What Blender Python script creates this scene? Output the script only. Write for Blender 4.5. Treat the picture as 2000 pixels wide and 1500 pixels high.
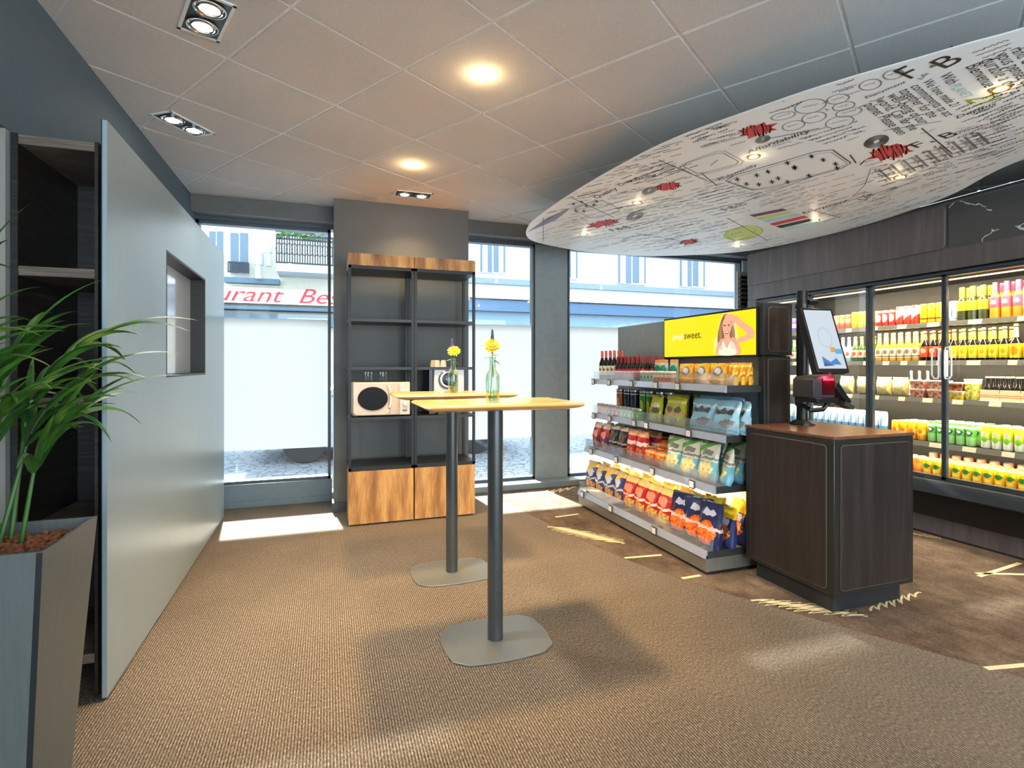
import bpy, bmesh, math, random
from mathutils import Vector, Matrix
random.seed(7)
PI = math.pi
for o in list(bpy.data.objects): bpy.data.objects.remove(o)
S = bpy.context.scene
COL = S.collection
# ---------------------------------------------------------------- camera
H, F, CX, CY = 1.32, 1038.0, 1000.0, 715.0
YAW = math.atan(360 / F); sY, cY = math.sin(YAW), math.cos(YAW)
cam = bpy.data.cameras.new('camera'); co = bpy.data.objects.new('camera', cam); COL.objects.link(co)
co.location = (0, 0, H); co.rotation_euler = (PI / 2, 0, -YAW)
cam.sensor_width = 36; cam.lens = F / 2000 * 36; cam.clip_start = 0.02; cam.clip_end = 200
cam.shift_x = 0; cam.shift_y = -(750 - CY) / 2000
S.camera = co
# ---------------------------------------------------------------- light of the day
S.view_settings.view_transform = 'Standard'; S.view_settings.look = 'None'; S.view_settings.gamma = 1
S.view_settings.use_curve_mapping = False; S.view_settings.exposure = 1.12
W = bpy.data.worlds.new('sky'); S.world = W; W.use_nodes = True
W.node_tree.nodes['Background'].inputs[0].default_value = (0.70, 0.86, 1.0, 1)
W.node_tree.nodes['Background'].inputs[1].default_value = 2.75
def light(name, kind, loc, power, col=(1, 1, 1), target=None, parent=None, **kw):
    l = bpy.data.lights.new(name, kind); l.energy = power; l.color = col
    for k, v in kw.items(): setattr(l, k, v)
    o = bpy.data.objects.new(name, l); COL.objects.link(o); o.location = loc
    if target is not None:
        o.rotation_euler = (Vector(target) - Vector(loc)).to_track_quat('-Z', 'Y').to_euler()
    if parent: o.parent = parent
    return o
sun = light('sun', 'SUN', (0, 20, 12), 26, (1.0, 0.97, 0.90), target=(0.12 * 10, 20 - 10, 12 - 5.0), angle=math.radians(2.0))
WARM = (1.0, 0.62, 0.25); SOFT = (1.0, 0.90, 0.78)
# added fill lamps near the ceiling, behind the camera, to lift the room's brightness
for x, y in ((0.6, -0.9), (2.6, -0.9), (0.6, -2.4), (2.6, -2.4), (4.2, -0.6)):
    light('rear_fill_light', 'AREA', (x, y, 2.80), 4, SOFT, target=(x, y, 0), shape='SQUARE', size=0.6)

light('rear_fill_daylight', 'AREA', (1.8, -3.95, 1.45), 92, (.90, .95, 1.0), target=(1.8, 0, 1.5), shape='RECTANGLE', size=5.6, size_y=2.3)  # added soft fill shining in through the made-up rear window
# ---------------------------------------------------------------- pixel -> place
def ray(u, v):
    r = (u - CX) / F; return Vector((sY + r * cY, cY - r * sY, (CY - v) / F))
def onz(u, v, z):
    d = ray(u, v); t = (z - H) / d.z; return Vector((t * d.x, t * d.y, z))
def onx(u, v, x):
    d = ray(u, v); t = x / d.x; return Vector((x, t * d.y, H + t * d.z))
def ony(u, v, y):
    d = ray(u, v); t = y / d.y; return Vector((t * d.x, y, H + t * d.z))
def cw(r, f, z):      # camera-ground coordinates (right, forward) -> world
    return Vector((f * sY + r * cY, f * cY - r * sY, z))

# ---------------------------------------------------------------- materials
def lin(c):
    return tuple(((x / 255) / 12.92 if x / 255 <= 0.04045 else (((x / 255) + 0.055) / 1.055) ** 2.4) for x in c)
class NT:
    def __init__(s, name):
        s.m = bpy.data.materials.new(name); s.m.use_nodes = True; s.t = s.m.node_tree; s.n = s.t.nodes
        s.b = s.n['Principled BSDF']; s.out = s.n['Material Output']
    def new(s, t, **kw):
        n = s.n.new(t)
        for k, v in kw.items(): setattr(n, k, v)
        return n
    def link(s, a, b): s.t.links.new(a, b)
    def inp(s, sock, v):
        if isinstance(v, (int, float)): sock.default_value = v
        elif isinstance(v, tuple): sock.default_value = (*v, 1) if len(v) == 3 and sock.type == 'RGBA' else v
        else: s.link(v, sock)
    def math(s, op, a, b=0, c=None):
        n = s.new('ShaderNodeMath', operation=op); s.inp(n.inputs[0], a); s.inp(n.inputs[1], b)
        if c is not None: s.inp(n.inputs[2], c)
        return n.outputs[0]
    def mix(s, f, a, b):
        n = s.new('ShaderNodeMix', data_type='RGBA'); s.inp(n.inputs[0], f); s.inp(n.inputs[6], a); s.inp(n.inputs[7], b)
        return n.outputs[2]
    def coord(s, kind='Object', scale=(1, 1, 1), rot=(0, 0, 0)):
        t = s.new('ShaderNodeTexCoord'); m = s.new('ShaderNodeMapping')
        m.inputs['Scale'].default_value = scale; m.inputs['Rotation'].default_value = rot
        s.link(t.outputs[kind], m.inputs[0]); return m.outputs[0]
    def noise(s, vec, scale=5, detail=4, rough=.5, out='Fac'):
        n = s.new('ShaderNodeTexNoise'); s.link(vec, n.inputs['Vector']); n.inputs['Scale'].default_value = scale
        n.inputs['Detail'].default_value = detail; n.inputs['Roughness'].default_value = rough; return n.outputs[out]
    def ramp(s, f, stops):
        n = s.new('ShaderNodeValToRGB'); s.link(f, n.inputs[0]); e = n.color_ramp.elements
        while len(e) < len(stops): e.new(.5)
        for el, (p, c) in zip(e, stops): el.position = p; el.color = (*c, 1)
        return n.outputs[0]
    def bump(s, h, strength=.3, dist=.01):
        n = s.new('ShaderNodeBump'); s.link(h, n.inputs['Height']); n.inputs['Strength'].default_value = strength
        n.inputs['Distance'].default_value = dist; s.link(n.outputs[0], s.b.inputs['Normal'])
    def set(s, **kw):
        for k, v in kw.items():
            s.inp(s.b.inputs[{'color': 'Base Color', 'rough': 'Roughness', 'metal': 'Metallic', 'emit': 'Emission Color', 'power': 'Emission Strength', 'coat': 'Coat Weight', 'spec': 'Specular IOR Level', 'trans': 'Transmission Weight', 'alpha': 'Alpha'}[k]], v)
        return s
M = {}
def plain(name, rgb, rough=.5, metal=0., var=.06, scale=18, bump=0, **kw):
    if name in M: return M[name]
    t = NT(name); c = lin(rgb)
    n = t.noise(t.coord(), scale, 3)
    lo = tuple(x * (1 - var) for x in c); hi = tuple(min(1, x * (1 + var)) for x in c)
    t.set(color=t.ramp(n, [(.3, lo), (.7, hi)]), rough=rough, metal=metal, **kw)
    if bump: t.bump(n, bump, .002)
    M[name] = t.m; return t.m
def wood(name, stops, vec_scale, scale=3, rough=.5, rot=(0, 0, 0), bump=.15, coord='Object', spec=.5, knots=False):
    t = NT(name); v = t.coord(coord, vec_scale, rot)
    n = t.noise(v, scale, 8, .62); n2 = t.noise(v, scale * 6, 4, .7)
    f = t.math('ADD', t.math('MULTIPLY', n, .72), t.math('MULTIPLY', n2, .28))
    c = t.ramp(f, stops)
    if knots:
        w = t.new('ShaderNodeTexVoronoi'); t.link(t.coord(coord, (vec_scale[0] * .5, vec_scale[1] * .5, vec_scale[2] * 2.0), rot), w.inputs['Vector'])
        w.inputs['Scale'].default_value = 1.6
        k = t.ramp(w.outputs['Distance'], [(.0, (1, 1, 1)), (.20, (0, 0, 0))])
        c = t.mix(t.math('MULTIPLY', k, .8), c, stops[0][1])
    t.set(color=c, rough=rough, spec=spec); t.bump(n2, bump, .002)
    M[name] = t.m; return t.m
def emit(name, rgb, power, lin_rgb=False):
    t = NT(name); c = rgb if lin_rgb else lin(rgb)
    t.set(color=tuple(x * .08 for x in c), emit=c, power=power, rough=.5); M[name] = t.m; return t.m
def glass(name, tint=(1, 1, 1), ior=1.45, rough=.0, body=0.0, body_col=(1, 1, 1), gloss=1.0):
    t = NT(name); t.n.remove(t.b)
    tr = t.new('ShaderNodeBsdfTransparent'); tr.inputs[0].default_value = (*tint, 1)
    gl = t.new('ShaderNodeBsdfGlossy'); gl.inputs['Roughness'].default_value = rough
    gl.inputs[0].default_value = (gloss, gloss, gloss, 1)
    fr = t.new('ShaderNodeFresnel'); fr.inputs[0].default_value = ior
    # keep reflections from both faces alike
    mx = t.new('ShaderNodeMixShader'); t.link(t.math('MINIMUM', fr.outputs[0], .35), mx.inputs[0]); t.link(tr.outputs[0], mx.inputs[1]); t.link(gl.outputs[0], mx.inputs[2])
    last = mx.outputs[0]
    if body > 0:
        df = t.new('ShaderNodeBsdfDiffuse'); df.inputs[0].default_value = (*body_col, 1)
        m2 = t.new('ShaderNodeMixShader'); m2.inputs[0].default_value = body
        t.link(last, m2.inputs[1]); t.link(df.outputs[0], m2.inputs[2]); last = m2.outputs[0]
    t.link(last, t.out.inputs[0]); M[name] = t.m; return t.m
def pack(name, base, shapes=(), rough=.4, metal=0., wrinkle=0.0, streak=0.0):
    """printed packaging: bands and ellipses in the thing's own generated y/z (fronts face -x)"""
    if name in M: return M[name]
    t = NT(name); tc = t.new('ShaderNodeTexCoord'); sp = t.new('ShaderNodeSeparateXYZ'); t.link(tc.outputs['Generated'], sp.inputs[0])
    X, Y, Z = sp.outputs
    nz = t.noise(t.coord('Object'), 26, 3)
    wob = t.math('MULTIPLY', t.math('SUBTRACT', nz, .5), .20)
    Zw = t.math('ADD', Z, wob)
    nz2 = t.noise(t.coord('Object', (1.3, 1, .8), (.7, .2, .4)), 34, 2)
    Yw = t.math('ADD', Y, t.math('MULTIPLY', t.math('SUBTRACT', nz2, .5), .26))
    c = t.mix(nz, tuple(x * .86 for x in lin(base)), lin(base))
    for s in shapes:
        if s[0] == 'band':
            m = t.math('MULTIPLY', t.math('GREATER_THAN', Z, s[1]), t.math('LESS_THAN', Z, s[2])); col = s[3]
        elif s[0] == 'wband':
            m = t.math('MULTIPLY', t.math('GREATER_THAN', Zw, s[1]), t.math('LESS_THAN', Zw, s[2])); col = s[3]
        elif s[0] == 'diag':
            q = t.math('ADD', Z, t.math('MULTIPLY', Y, s[4])); m = t.math('MULTIPLY', t.math('GREATER_THAN', q, s[1]), t.math('LESS_THAN', q, s[2])); col = s[3]
        elif s[0] == 'ell':
            a = t.math('POWER', t.math('ABSOLUTE', t.math('DIVIDE', t.math('SUBTRACT', Yw, s[1]), s[3])), 2.0)
            b = t.math('POWER', t.math('ABSOLUTE', t.math('DIVIDE', t.math('SUBTRACT', Zw, s[2]), s[4])), 2.0)
            m = t.math('LESS_THAN', t.math('ADD', a, b), 1.0); col = s[5]
            m = t.math('MULTIPLY', m, t.math('LESS_THAN', X, .62))
        elif s[0] == 'food':
            a = t.math('POWER', t.math('ABSOLUTE', t.math('DIVIDE', t.math('SUBTRACT', Yw, s[1]), s[3])), 2.0)
            b = t.math('POWER', t.math('ABSOLUTE', t.math('DIVIDE', t.math('SUBTRACT', Zw, s[2]), s[4])), 2.0)
            m = t.math('LESS_THAN', t.math('ADD', a, b), 1.0)
            m = t.math('MULTIPLY', m, t.math('LESS_THAN', X, .62))
            vo = t.new('ShaderNodeTexVoronoi'); t.link(t.coord('Object'), vo.inputs['Vector']); vo.inputs['Scale'].default_value = 42
            cc = t.ramp(vo.outputs['Distance'], [(.15, lin(s[5])), (.65, lin(s[6]))])
            c = t.mix(m, c, cc); continue
        c = t.mix(m, c, lin(col))
    t.set(color=c, rough=rough, metal=metal)
    if wrinkle: t.bump(t.noise(t.coord('Object'), 30, 3), wrinkle, .006)
    M[name] = t.m; return t.m

oak = wood('oak', [(.25, lin((84, 50, 24))), (.42, lin((154, 104, 52))), (.55, lin((198, 148, 82))), (.72, lin((222, 178, 112)))], (4.2, 4.2, .5), 2.2, .5, knots=True)
table_wood = wood('table_wood', [(.2, lin((182, 124, 70))), (.5, lin((204, 150, 92))), (.8, lin((218, 172, 116)))], (.8, 7, 7), 2.2, .22, bump=.05)
dark_oak = wood('dark_oak', [(.25, lin((24, 19, 17))), (.5, lin((42, 34, 31))), (.75, lin((62, 51, 47)))], (9, 9, .55), 3, .42, bump=.25)
fascia_wood = wood('fascia_wood', [(.25, lin((84, 76, 76))), (.5, lin((102, 93, 92))), (.75, lin((122, 112, 110)))], (6, 6, .5), 2.4, .42, bump=.1)
top_wood = wood('top_wood', [(.25, lin((84, 54, 40))), (.5, lin((112, 74, 56))), (.75, lin((132, 92, 70)))], (2, 9, 9), 2.6, .25, bump=.05)
zebrano = wood('zebrano', [(.3, lin((14, 12, 11))), (.5, lin((30, 25, 22))), (.68, lin((66, 57, 50)))], (1.2, 1.2, 42), 3, .45, bump=.2)
zebrano_edge = wood('zebrano_edge', [(.3, lin((58, 48, 42))), (.5, lin((104, 90, 78))), (.68, lin((148, 132, 116)))], (1.2, 1.2, 60), 3, .45, bump=.2)
wall_grey = plain('wall_grey', (94, 94, 90), .55, scale=60, var=.03, bump=.05)
blue_grey = plain('blue_grey', (84, 100, 112), .6, scale=40, var=.03, bump=.03)
taupe = plain('taupe', (150, 146, 138), .6, var=.03)
frame_dark = plain('frame_dark', (72, 84, 92), .4)
sill_grey = plain('sill_grey', (112, 126, 134), .4)
white_trim = plain('white_trim', (225, 228, 228), .5)
black_metal = plain('black_metal', (7, 8, 10), .45, .05)
rack_shelf = plain('rack_shelf', (26, 28, 31), .4, .1)
charcoal = plain('charcoal', (44, 46, 48), .42, .2)
graphite = plain('graphite', (84, 86, 86), .34, .55)
base_metal = plain('base_metal', (122, 122, 118), .42, .55, scale=200, bump=.02)
chrome = plain('chrome', (210, 212, 214), .15, 1.0, var=.02)
alu = plain('alu', (170, 178, 190), .35, .6)
white_plastic = plain('white_plastic', (232, 230, 224), .35)
black_plastic = plain('black_plastic', (18, 19, 21), .3)
cream_plastic = plain('cream_plastic', (206, 190, 172), .32)
clear = glass('clear_glass', (.96, .99, 1.0), 1.45)
door_glass = glass('door_glass', (.95, .97, .98), 1.35, gloss=.7)
acrylic = glass('acrylic', (.95, .97, .985), 1.4, .05, body=.07, body_col=(.9, .95, 1))
def panel_paint():
    t = NT('panel_paint'); v = t.coord('Object', (60, 60, .6)); n = t.noise(v, 2.5, 4)
    t.set(color=t.ramp(n, [(.3, lin((158, 176, 184))), (.7, lin((168, 185, 192)))]), rough=.33, metal=.3); M['panel_paint'] = t.m; return t.m
panel_paint = panel_paint()
def film_mat():
    t = NT('frosted_film'); t.n.remove(t.b)
    a = t.new('ShaderNodeBsdfTranslucent'); a.inputs[0].default_value = (.305, .318, .326, 1)
    b = t.new('ShaderNodeBsdfDiffuse'); b.inputs[0].default_value = (.85, .9, .92, 1)
    m = t.new('ShaderNodeMixShader'); m.inputs[0].default_value = .3
    t.link(a.outputs[0], m.inputs[1]); t.link(b.outputs[0], m.inputs[2]); t.link(m.outputs[0], t.out.inputs[0]); return t.m
film = film_mat()
def carpet_rib():
    t = NT('ribbed_carpet'); tc = t.new('ShaderNodeTexCoord'); sp = t.new('ShaderNodeSeparateXYZ'); t.link(tc.outputs['Object'], sp.inputs[0])
    w = t.math('SINE', t.math('MULTIPLY', sp.outputs[0], 2 * PI / .0108))
    loops = t.noise(t.coord('Object', (185, 70, 1)), 1.0, 2, .6)
    big = t.noise(t.coord('Object', (1, 1, 1)), 2.2, 3)
    f = t.math('ADD', t.math('MULTIPLY', w, .20), t.math('ADD', t.math('MULTIPLY', loops, 1.1), -.02))
    f = t.math('ADD', f, t.math('MULTIPLY', t.math('SUBTRACT', big, .5), .14))
    c = t.ramp(f, [(.12, lin((40, 35, 30))), (.42, lin((80, 69, 57))), (.72, lin((126, 110, 91))), (.95, lin((170, 152, 129)))])
    t.set(color=c, rough=.95, spec=.1); t.bump(f, .6, .006); t.b.inputs['Sheen Weight'].default_value = .15; t.b.inputs['Sheen Roughness'].default_value = .4; return t.m
def carpet_pat():
    t = NT('patterned_carpet'); v = t.coord('Object')
    a = t.noise(v, 2.1, 6, .7); b = t.noise(t.coord('Object', (70, 70, 1)), 1, 3, .7); g = t.noise(t.coord('Object', (14, 5, 1)), 1, 4, .7)
    f = t.math('ADD', t.math('MULTIPLY', a, .55), t.math('ADD', t.math('MULTIPLY', b, .30), t.math('MULTIPLY', g, .22)))
    c = t.ramp(f, [(.36, lin((56, 46, 40))), (.50, lin((92, 77, 66))), (.62, lin((122, 105, 90))), (.74, lin((152, 135, 116)))])
    t.set(color=c, rough=.95, spec=.1); t.bump(b, .4, .004); return t.m
rib = carpet_rib(); pat = carpet_pat()
cream_pile = plain('cream_pile', (226, 206, 164), .95, scale=180, var=.15)
def tile_mat():
    t = NT('ceiling_tile'); v = t.coord('Object')
    n = t.noise(v, 140, 3, .8); b = t.noise(v, 1.4, 2)
    f = t.math('ADD', t.math('MULTIPLY', n, .7), t.math('MULTIPLY', b, .3))
    t.set(color=t.ramp(f, [(.35, lin((192, 191, 189))), (.65, lin((212, 211, 209)))]), rough=.9, spec=.1); t.bump(n, .15, .002); return t.m
tile = tile_mat()
def marble_mat():
    t = NT('dark_marble'); v = t.coord('Object', (1, 1, 1), (.6, .2, .3))
    w = t.new('ShaderNodeTexVoronoi', feature='DISTANCE_TO_EDGE'); 
    dn = t.noise(v, 3, 4, .6, 'Color'); mx = t.mix(.18, v, dn); t.link(mx, w.inputs['Vector']); w.inputs['Scale'].default_value = 4.2
    brk = t.noise(v, 5, 2)
    m = t.math('MULTIPLY', t.math('LESS_THAN', w.outputs['Distance'], .012), t.math('GREATER_THAN', brk, .52))
    t.set(color=t.mix(m, lin((84, 84, 82)), lin((206, 206, 204))), rough=.2); return t.m
marble = marble_mat()
def facade_brick():
    t = NT('pale_brick'); b = t.new('ShaderNodeTexBrick'); t.link(t.coord('Object', (1, 1, 1), (PI / 2, 0, 0)), b.inputs[0])
    b.inputs['Color1'].default_value = (.60, .54, .48, 1); b.inputs['Color2'].default_value = (.53, .49, .45, 1); b.inputs['Mortar'].default_value = (.40, .40, .41, 1)
    b.inputs['Scale'].default_value = 3.0; b.inputs['Mortar Size'].default_value = .03; b.inputs['Brick Width'].default_value = .7; b.inputs['Row Height'].default_value = .3
    t.set(color=b.outputs[0], rough=.9); return t.m
brick = facade_brick()
def cobble_mat():
    t = NT('cobbles'); w = t.new('ShaderNodeTexVoronoi', feature='DISTANCE_TO_EDGE'); t.link(t.coord('Object', (7, 7, 1)), w.inputs['Vector']); w.inputs['Scale'].default_value = 1.0
    t.set(color=t.ramp(w.outputs['Distance'], [(.02, (.12, .13, .15)), (.1, (.30, .32, .35))]), rough=.85); return t.m
cobble = cobble_mat()

# ---------------------------------------------------------------- mesh helpers
class MB:
    def __init__(s): s.v = []; s.f = []; s.mi = []; s.sm = []
    def add(s, vs, fs, m=0, smooth=False, mat=None):
        b = len(s.v)
        if mat is not None: vs = [mat @ Vector(p) for p in vs]
        s.v += [tuple(p) for p in vs]; s.f += [tuple(i + b for i in f) for f in fs]; s.mi += [m] * len(fs); s.sm += [smooth] * len(fs); return s
    def box(s, x0, x1, y0, y1, z0, z1, m=0, mat=None):
        vs = [(x, y, z) for z in (z0, z1) for x, y in ((x0, y0), (x1, y0), (x1, y1), (x0, y1))]
        return s.add(vs, [(3, 2, 1, 0), (4, 5, 6, 7), (0, 1, 5, 4), (1, 2, 6, 5), (2, 3, 7, 6), (3, 0, 4, 7)], m, False, mat)
    def prism(s, poly, a0, a1, ax='z', m=0, smooth=False, mat=None):
        def P(p, a): return {'z': (p[0], p[1], a), 'x': (a, p[0], p[1]), 'y': (p[0], a, p[1])}[ax]
        n = len(poly); vs = [P(p, a0) for p in poly] + [P(p, a1) for p in poly]
        s.add(vs, [tuple(range(n))[::-1], tuple(range(n, 2 * n))], m, False, mat)
        return s.add(vs, [(i, (i + 1) % n, n + (i + 1) % n, n + i) for i in range(n)], m, smooth, mat)
    def lathe(s, prof, seg=16, c=(0, 0, 0), m=0, mats=None, mat=None, caps=True):
        vs = []
        for r, z in prof:
            for k in range(seg):
                a = 2 * PI * k / seg; vs.append((c[0] + r * math.cos(a), c[1] + r * math.sin(a), c[2] + z))
        for i in range(len(prof) - 1):
            s.add([vs[i * seg + k] for k in range(seg)] + [vs[(i + 1) * seg + k] for k in range(seg)],
                  [(k, (k + 1) % seg, seg + (k + 1) % seg, seg + k) for k in range(seg)], mats[i] if mats else m, True, mat)
        if caps:
            s.add(vs[:seg], [tuple(range(seg))[::-1]], mats[0] if mats else m, False, mat)
            s.add(vs[-seg:], [tuple(range(seg))], mats[-1] if mats else m, False, mat)
        return s
    def tube(s, pts, r, seg=8, m=0, mat=None):
        pts = [Vector(p) for p in pts]; n = len(pts); rs = r if isinstance(r, (list, tuple)) else [r] * n
        vs = []; up = Vector((0, 0, 1))
        for i, p in enumerate(pts):
            d = (pts[min(i + 1, n - 1)] - pts[max(i - 1, 0)]).normalized()
            a = d.cross(up) if abs(d.z) < .95 else d.cross(Vector((1, 0, 0)))
            a.normalize(); b = d.cross(a)
            for k in range(seg):
                t = 2 * PI * k / seg; vs.append(p + (a * math.cos(t) + b * math.sin(t)) * rs[i])
        fs = [(i * seg + k, i * seg + (k + 1) % seg, (i + 1) * seg + (k + 1) % seg, (i + 1) * seg + k) for i in range(n - 1) for k in range(seg)]
        s.add(vs, fs, m, True, mat); s.add(vs[:seg], [tuple(range(seg))[::-1]], m, False, mat); s.add(vs[-seg:], [tuple(range(seg))], m, False, mat)
        return s
    def build(s, name, mats, parent=None, bevel=0, loc=None):
        me = bpy.data.meshes.new(name); me.from_pydata(s.v, [], s.f)
        if not isinstance(mats, (list, tuple)): mats = [mats]
        for m in mats: me.materials.append(m)
        for p, mi, sm in zip(me.polygons, s.mi, s.sm): p.material_index = mi; p.use_smooth = sm
        bm = bmesh.new(); bm.from_mesh(me); bmesh.ops.remove_doubles(bm, verts=bm.verts, dist=1e-5); bmesh.ops.recalc_face_normals(bm, faces=bm.faces); bm.to_mesh(me); bm.free()
        try: me.set_sharp_from_angle(angle=math.radians(40))
        except Exception: pass
        o = bpy.data.objects.new(name, me); COL.objects.link(o)
        if parent: o.parent = parent
        if loc is not None: o.location = loc
        if bevel:
            b = o.modifiers.new('bevel', 'BEVEL'); b.width = bevel; b.segments = 2; b.limit_method = 'ANGLE'; b.angle_limit = math.radians(40)
        return o
def tag(o, label=None, cat=None, group=None, kind=None):
    if label: o['label'] = label
    if cat: o['category'] = cat
    if group: o['group'] = group
    if kind: o['kind'] = kind
    return o
def thing(name, label, cat, loc=(0, 0, 0), rz=0, group=None):
    o = bpy.data.objects.new(name, None); COL.objects.link(o); o.location = loc; o.rotation_euler.z = rz; o.empty_display_size = .05
    return tag(o, label, cat, group)
def copy_tree(o, parent=None):
    c = o.copy(); COL.objects.link(c); c.parent = parent
    for ch in list(o.children): copy_tree(ch, c)
    return c
def rrect(w, h, r, n=6, cx=0, cy=0):
    out = []
    for qx, qy, a0 in ((1, 1, 0), (-1, 1, PI / 2), (-1, -1, PI), (1, -1, 3 * PI / 2)):
        for i in range(n + 1):
            a = a0 + PI / 2 * i / n; out.append((cx + qx * (w / 2 - r) + r * math.cos(a), cy + qy * (h / 2 - r) + r * math.sin(a)))
    return out
def ordn(i):
    L = ['first', 'second', 'third', 'fourth', 'fifth', 'sixth', 'seventh', 'eighth', 'ninth', 'tenth', 'eleventh', 'twelfth', 'thirteenth', 'fourteenth', 'fifteenth', 'sixteenth', 'seventeenth', 'eighteenth', 'nineteenth', 'twentieth']
    return L[i]
def frame_matrix(o, R, U):
    R = Vector(R).normalized(); U = (Vector(U) - R * Vector(U).dot(R)).normalized(); N = R.cross(U)
    m = Matrix((R, U, N)).transposed().to_4x4(); m.translation = Vector(o); return m
def text_mesh(mb, txt, mat, size, m=0, shear=0, align='LEFT', extrude=0, bold=0):
    cu = bpy.data.curves.new('lettering', 'FONT'); cu.body = txt; cu.size = size; cu.shear = shear; cu.align_x = align; cu.extrude = extrude; cu.offset = bold; cu.resolution_u = 3
    ob = bpy.data.objects.new('lettering', cu); COL.objects.link(ob)
    me = bpy.data.meshes.new_from_object(ob.evaluated_get(bpy.context.evaluated_depsgraph_get()))
    mb.add([v.co.copy() for v in me.vertices], [tuple(p.vertices) for p in me.polygons], m, False, mat)
    bpy.data.objects.remove(ob); bpy.data.curves.remove(cu); bpy.data.meshes.remove(me)
def strip(mb, pts, w, mat=None, m=0):
    pts = [Vector((p[0], p[1], 0)) for p in pts]; n = len(pts); vs = []
    for i, p in enumerate(pts):
        d = pts[min(i + 1, n - 1)] - pts[max(i - 1, 0)]
        if d.length < 1e-9: d = Vector((1, 0, 0))
        d.normalize(); q = Vector((-d.y, d.x, 0)) * (w / 2)
        vs += [p + q, p - q]
    mb.add(vs, [(2 * i, 2 * i + 1, 2 * i + 3, 2 * i + 2) for i in range(n - 1)], m, False, mat)

# ================================================================= SETTING
YW = 5.57          # glass plane of the shopfront
CEIL = 2.84
bound = [(1.50, 5.62), (1.62, 4.9), (1.739, 4.167), (1.80, 3.7), (1.919, 3.181), (2.03, 2.85), (2.178, 2.526), (2.45, 2.011), (2.734, 1.501), (3.2, .7), (3.9, -.5), (5.3, -3.5)]
mb = MB(); left = [(-1.9, 5.62)] + bound + [(-1.9, -3.5)]
mb.prism(left[::-1], -.12, 0, 'z'); o = mb.build('floor', rib); tag(o, 'ribbed brown loop-pile carpet across the seating side', kind='structure')
mb = MB(); right = bound + [(5.35, -3.5), (5.35, 5.62)]
mb.prism(right, -.12, 0, 'z')
def floor_pts(uv): return [onz(u, v, 0) for u, v in uv]
Zf = Matrix.Translation((0, 0, .0012))
def scrib(p0, p1, width, n, w=.022, seed=1, lead=0.0):
    """zigzag scribble between two floor points"""
    r = random.Random(seed); p0 = Vector(p0[:2]); p1 = Vector(p1[:2]); d = p1 - p0; q = Vector((-d.y, d.x)).normalized(); dn = d.normalized()
    pts = []
    for i in range(n + 1):
        t = i / n; env = math.sin(PI * min(1, max(.08, t * .95 + .05))) ** .6
        s = 1 if i % 2 else -1; a = p0 + d * t + (q * .55 + dn * .85) * s * width * .62 * env * r.uniform(.8, 1.15)
        pts.append(a)
    out = []
    for i in range(len(pts) - 1):
        for k in range(6):
            t = k / 6; out.append(pts[i].lerp(pts[i + 1], t) + q * math.sin(t * PI) * .006)
    out.append(pts[-1]); strip(mb, out, w, Zf, 1)
scrib(onz(1012, 972, 0), onz(1125, 952, 0), .22, 16, .02, 1, .05)
scrib(onz(1088, 1030, 0), onz(1215, 1062, 0), .26, 20, .018, 2, .03)
scrib(onz(1482, 1172, 0), onz(1690, 1205, 0), .20, 18, .018, 3, .05)
scrib(onz(1700, 1190, 0), onz(1800, 1158, 0), .10, 14, .012, 4, .02)
scrib(onz(1770, 1040, 0), onz(1835, 1052, 0), .10, 10, .02, 5, .03)
for a, b in (((1220, 1090), (1292, 1084)), ((1332, 1130), (1368, 1124)), ((1925, 1306), (2060, 1294)), ((1912, 1126), (1992, 1100)), ((1906, 1120), (2040, 1123)), ((1085, 1010), (1130, 1004)), ((2010, 1180), (2100, 1150))):
    strip(mb, [onz(*a, 0).xy, onz(*b, 0).xy], .028, Zf, 1)
o = mb.build('floor', [pat, cream_pile]); tag(o, 'mottled brown carpet with cream scribble pattern under the shop shelves', kind='structure')

# ceiling : 600 mm tiles laid at an angle, in a white grid
mb = MB(); ang = math.atan2(.534, .845); ux = Vector((math.cos(ang), math.sin(ang))); uy = Vector((-math.sin(ang), math.cos(ang))); og = Vector((.694, 2.241)); T = .605
Mt = Matrix(((ux.x, uy.x, 0, og.x), (ux.y, uy.y, 0, og.y), (0, 0, 1, 0), (0, 0, 0, 1)))
for i in range(-14, 14):
    for j in range(-14, 14):
        c = og + ux * T * (i + .5) + uy * T * (j + .5)
        if -2.4 < c.x < 5.8 and -4 < c.y < 6:
            g = .009
            mb.box(i * T + g, (i + 1) * T - g, j * T + g, (j + 1) * T - g, CEIL, CEIL + .03, 0, Mt)
mb.box(-9, 9, -9, 9, CEIL + .006, CEIL + .03, 1, Mt)
o = mb.build('ceiling', [tile, plain('grid_white', (240, 238, 234), .5)])
bm = bmesh.new(); bm.from_mesh(o.data)
for p, n in (((-1.9, 0, 0), (-1, 0, 0)), ((5.35, 0, 0), (1, 0, 0)), ((0, 5.62, 0), (0, 1, 0)), ((0, -3.5, 0), (0, -1, 0))):
    bmesh.ops.bisect_plane(bm, geom=bm.verts[:] + bm.edges[:] + bm.faces[:], plane_co=p, plane_no=n, clear_outer=True)
bm.to_mesh(o.data); bm.free(); tag(o, 'suspended ceiling of beige square tiles laid diagonally', kind='structure')
MB().box(-1.9, 5.35, -3.5, 5.6, CEIL + .035, CEIL + .1).build('ceiling', plain('slab', (120, 118, 112), .8))['kind'] = 'structure'

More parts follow.
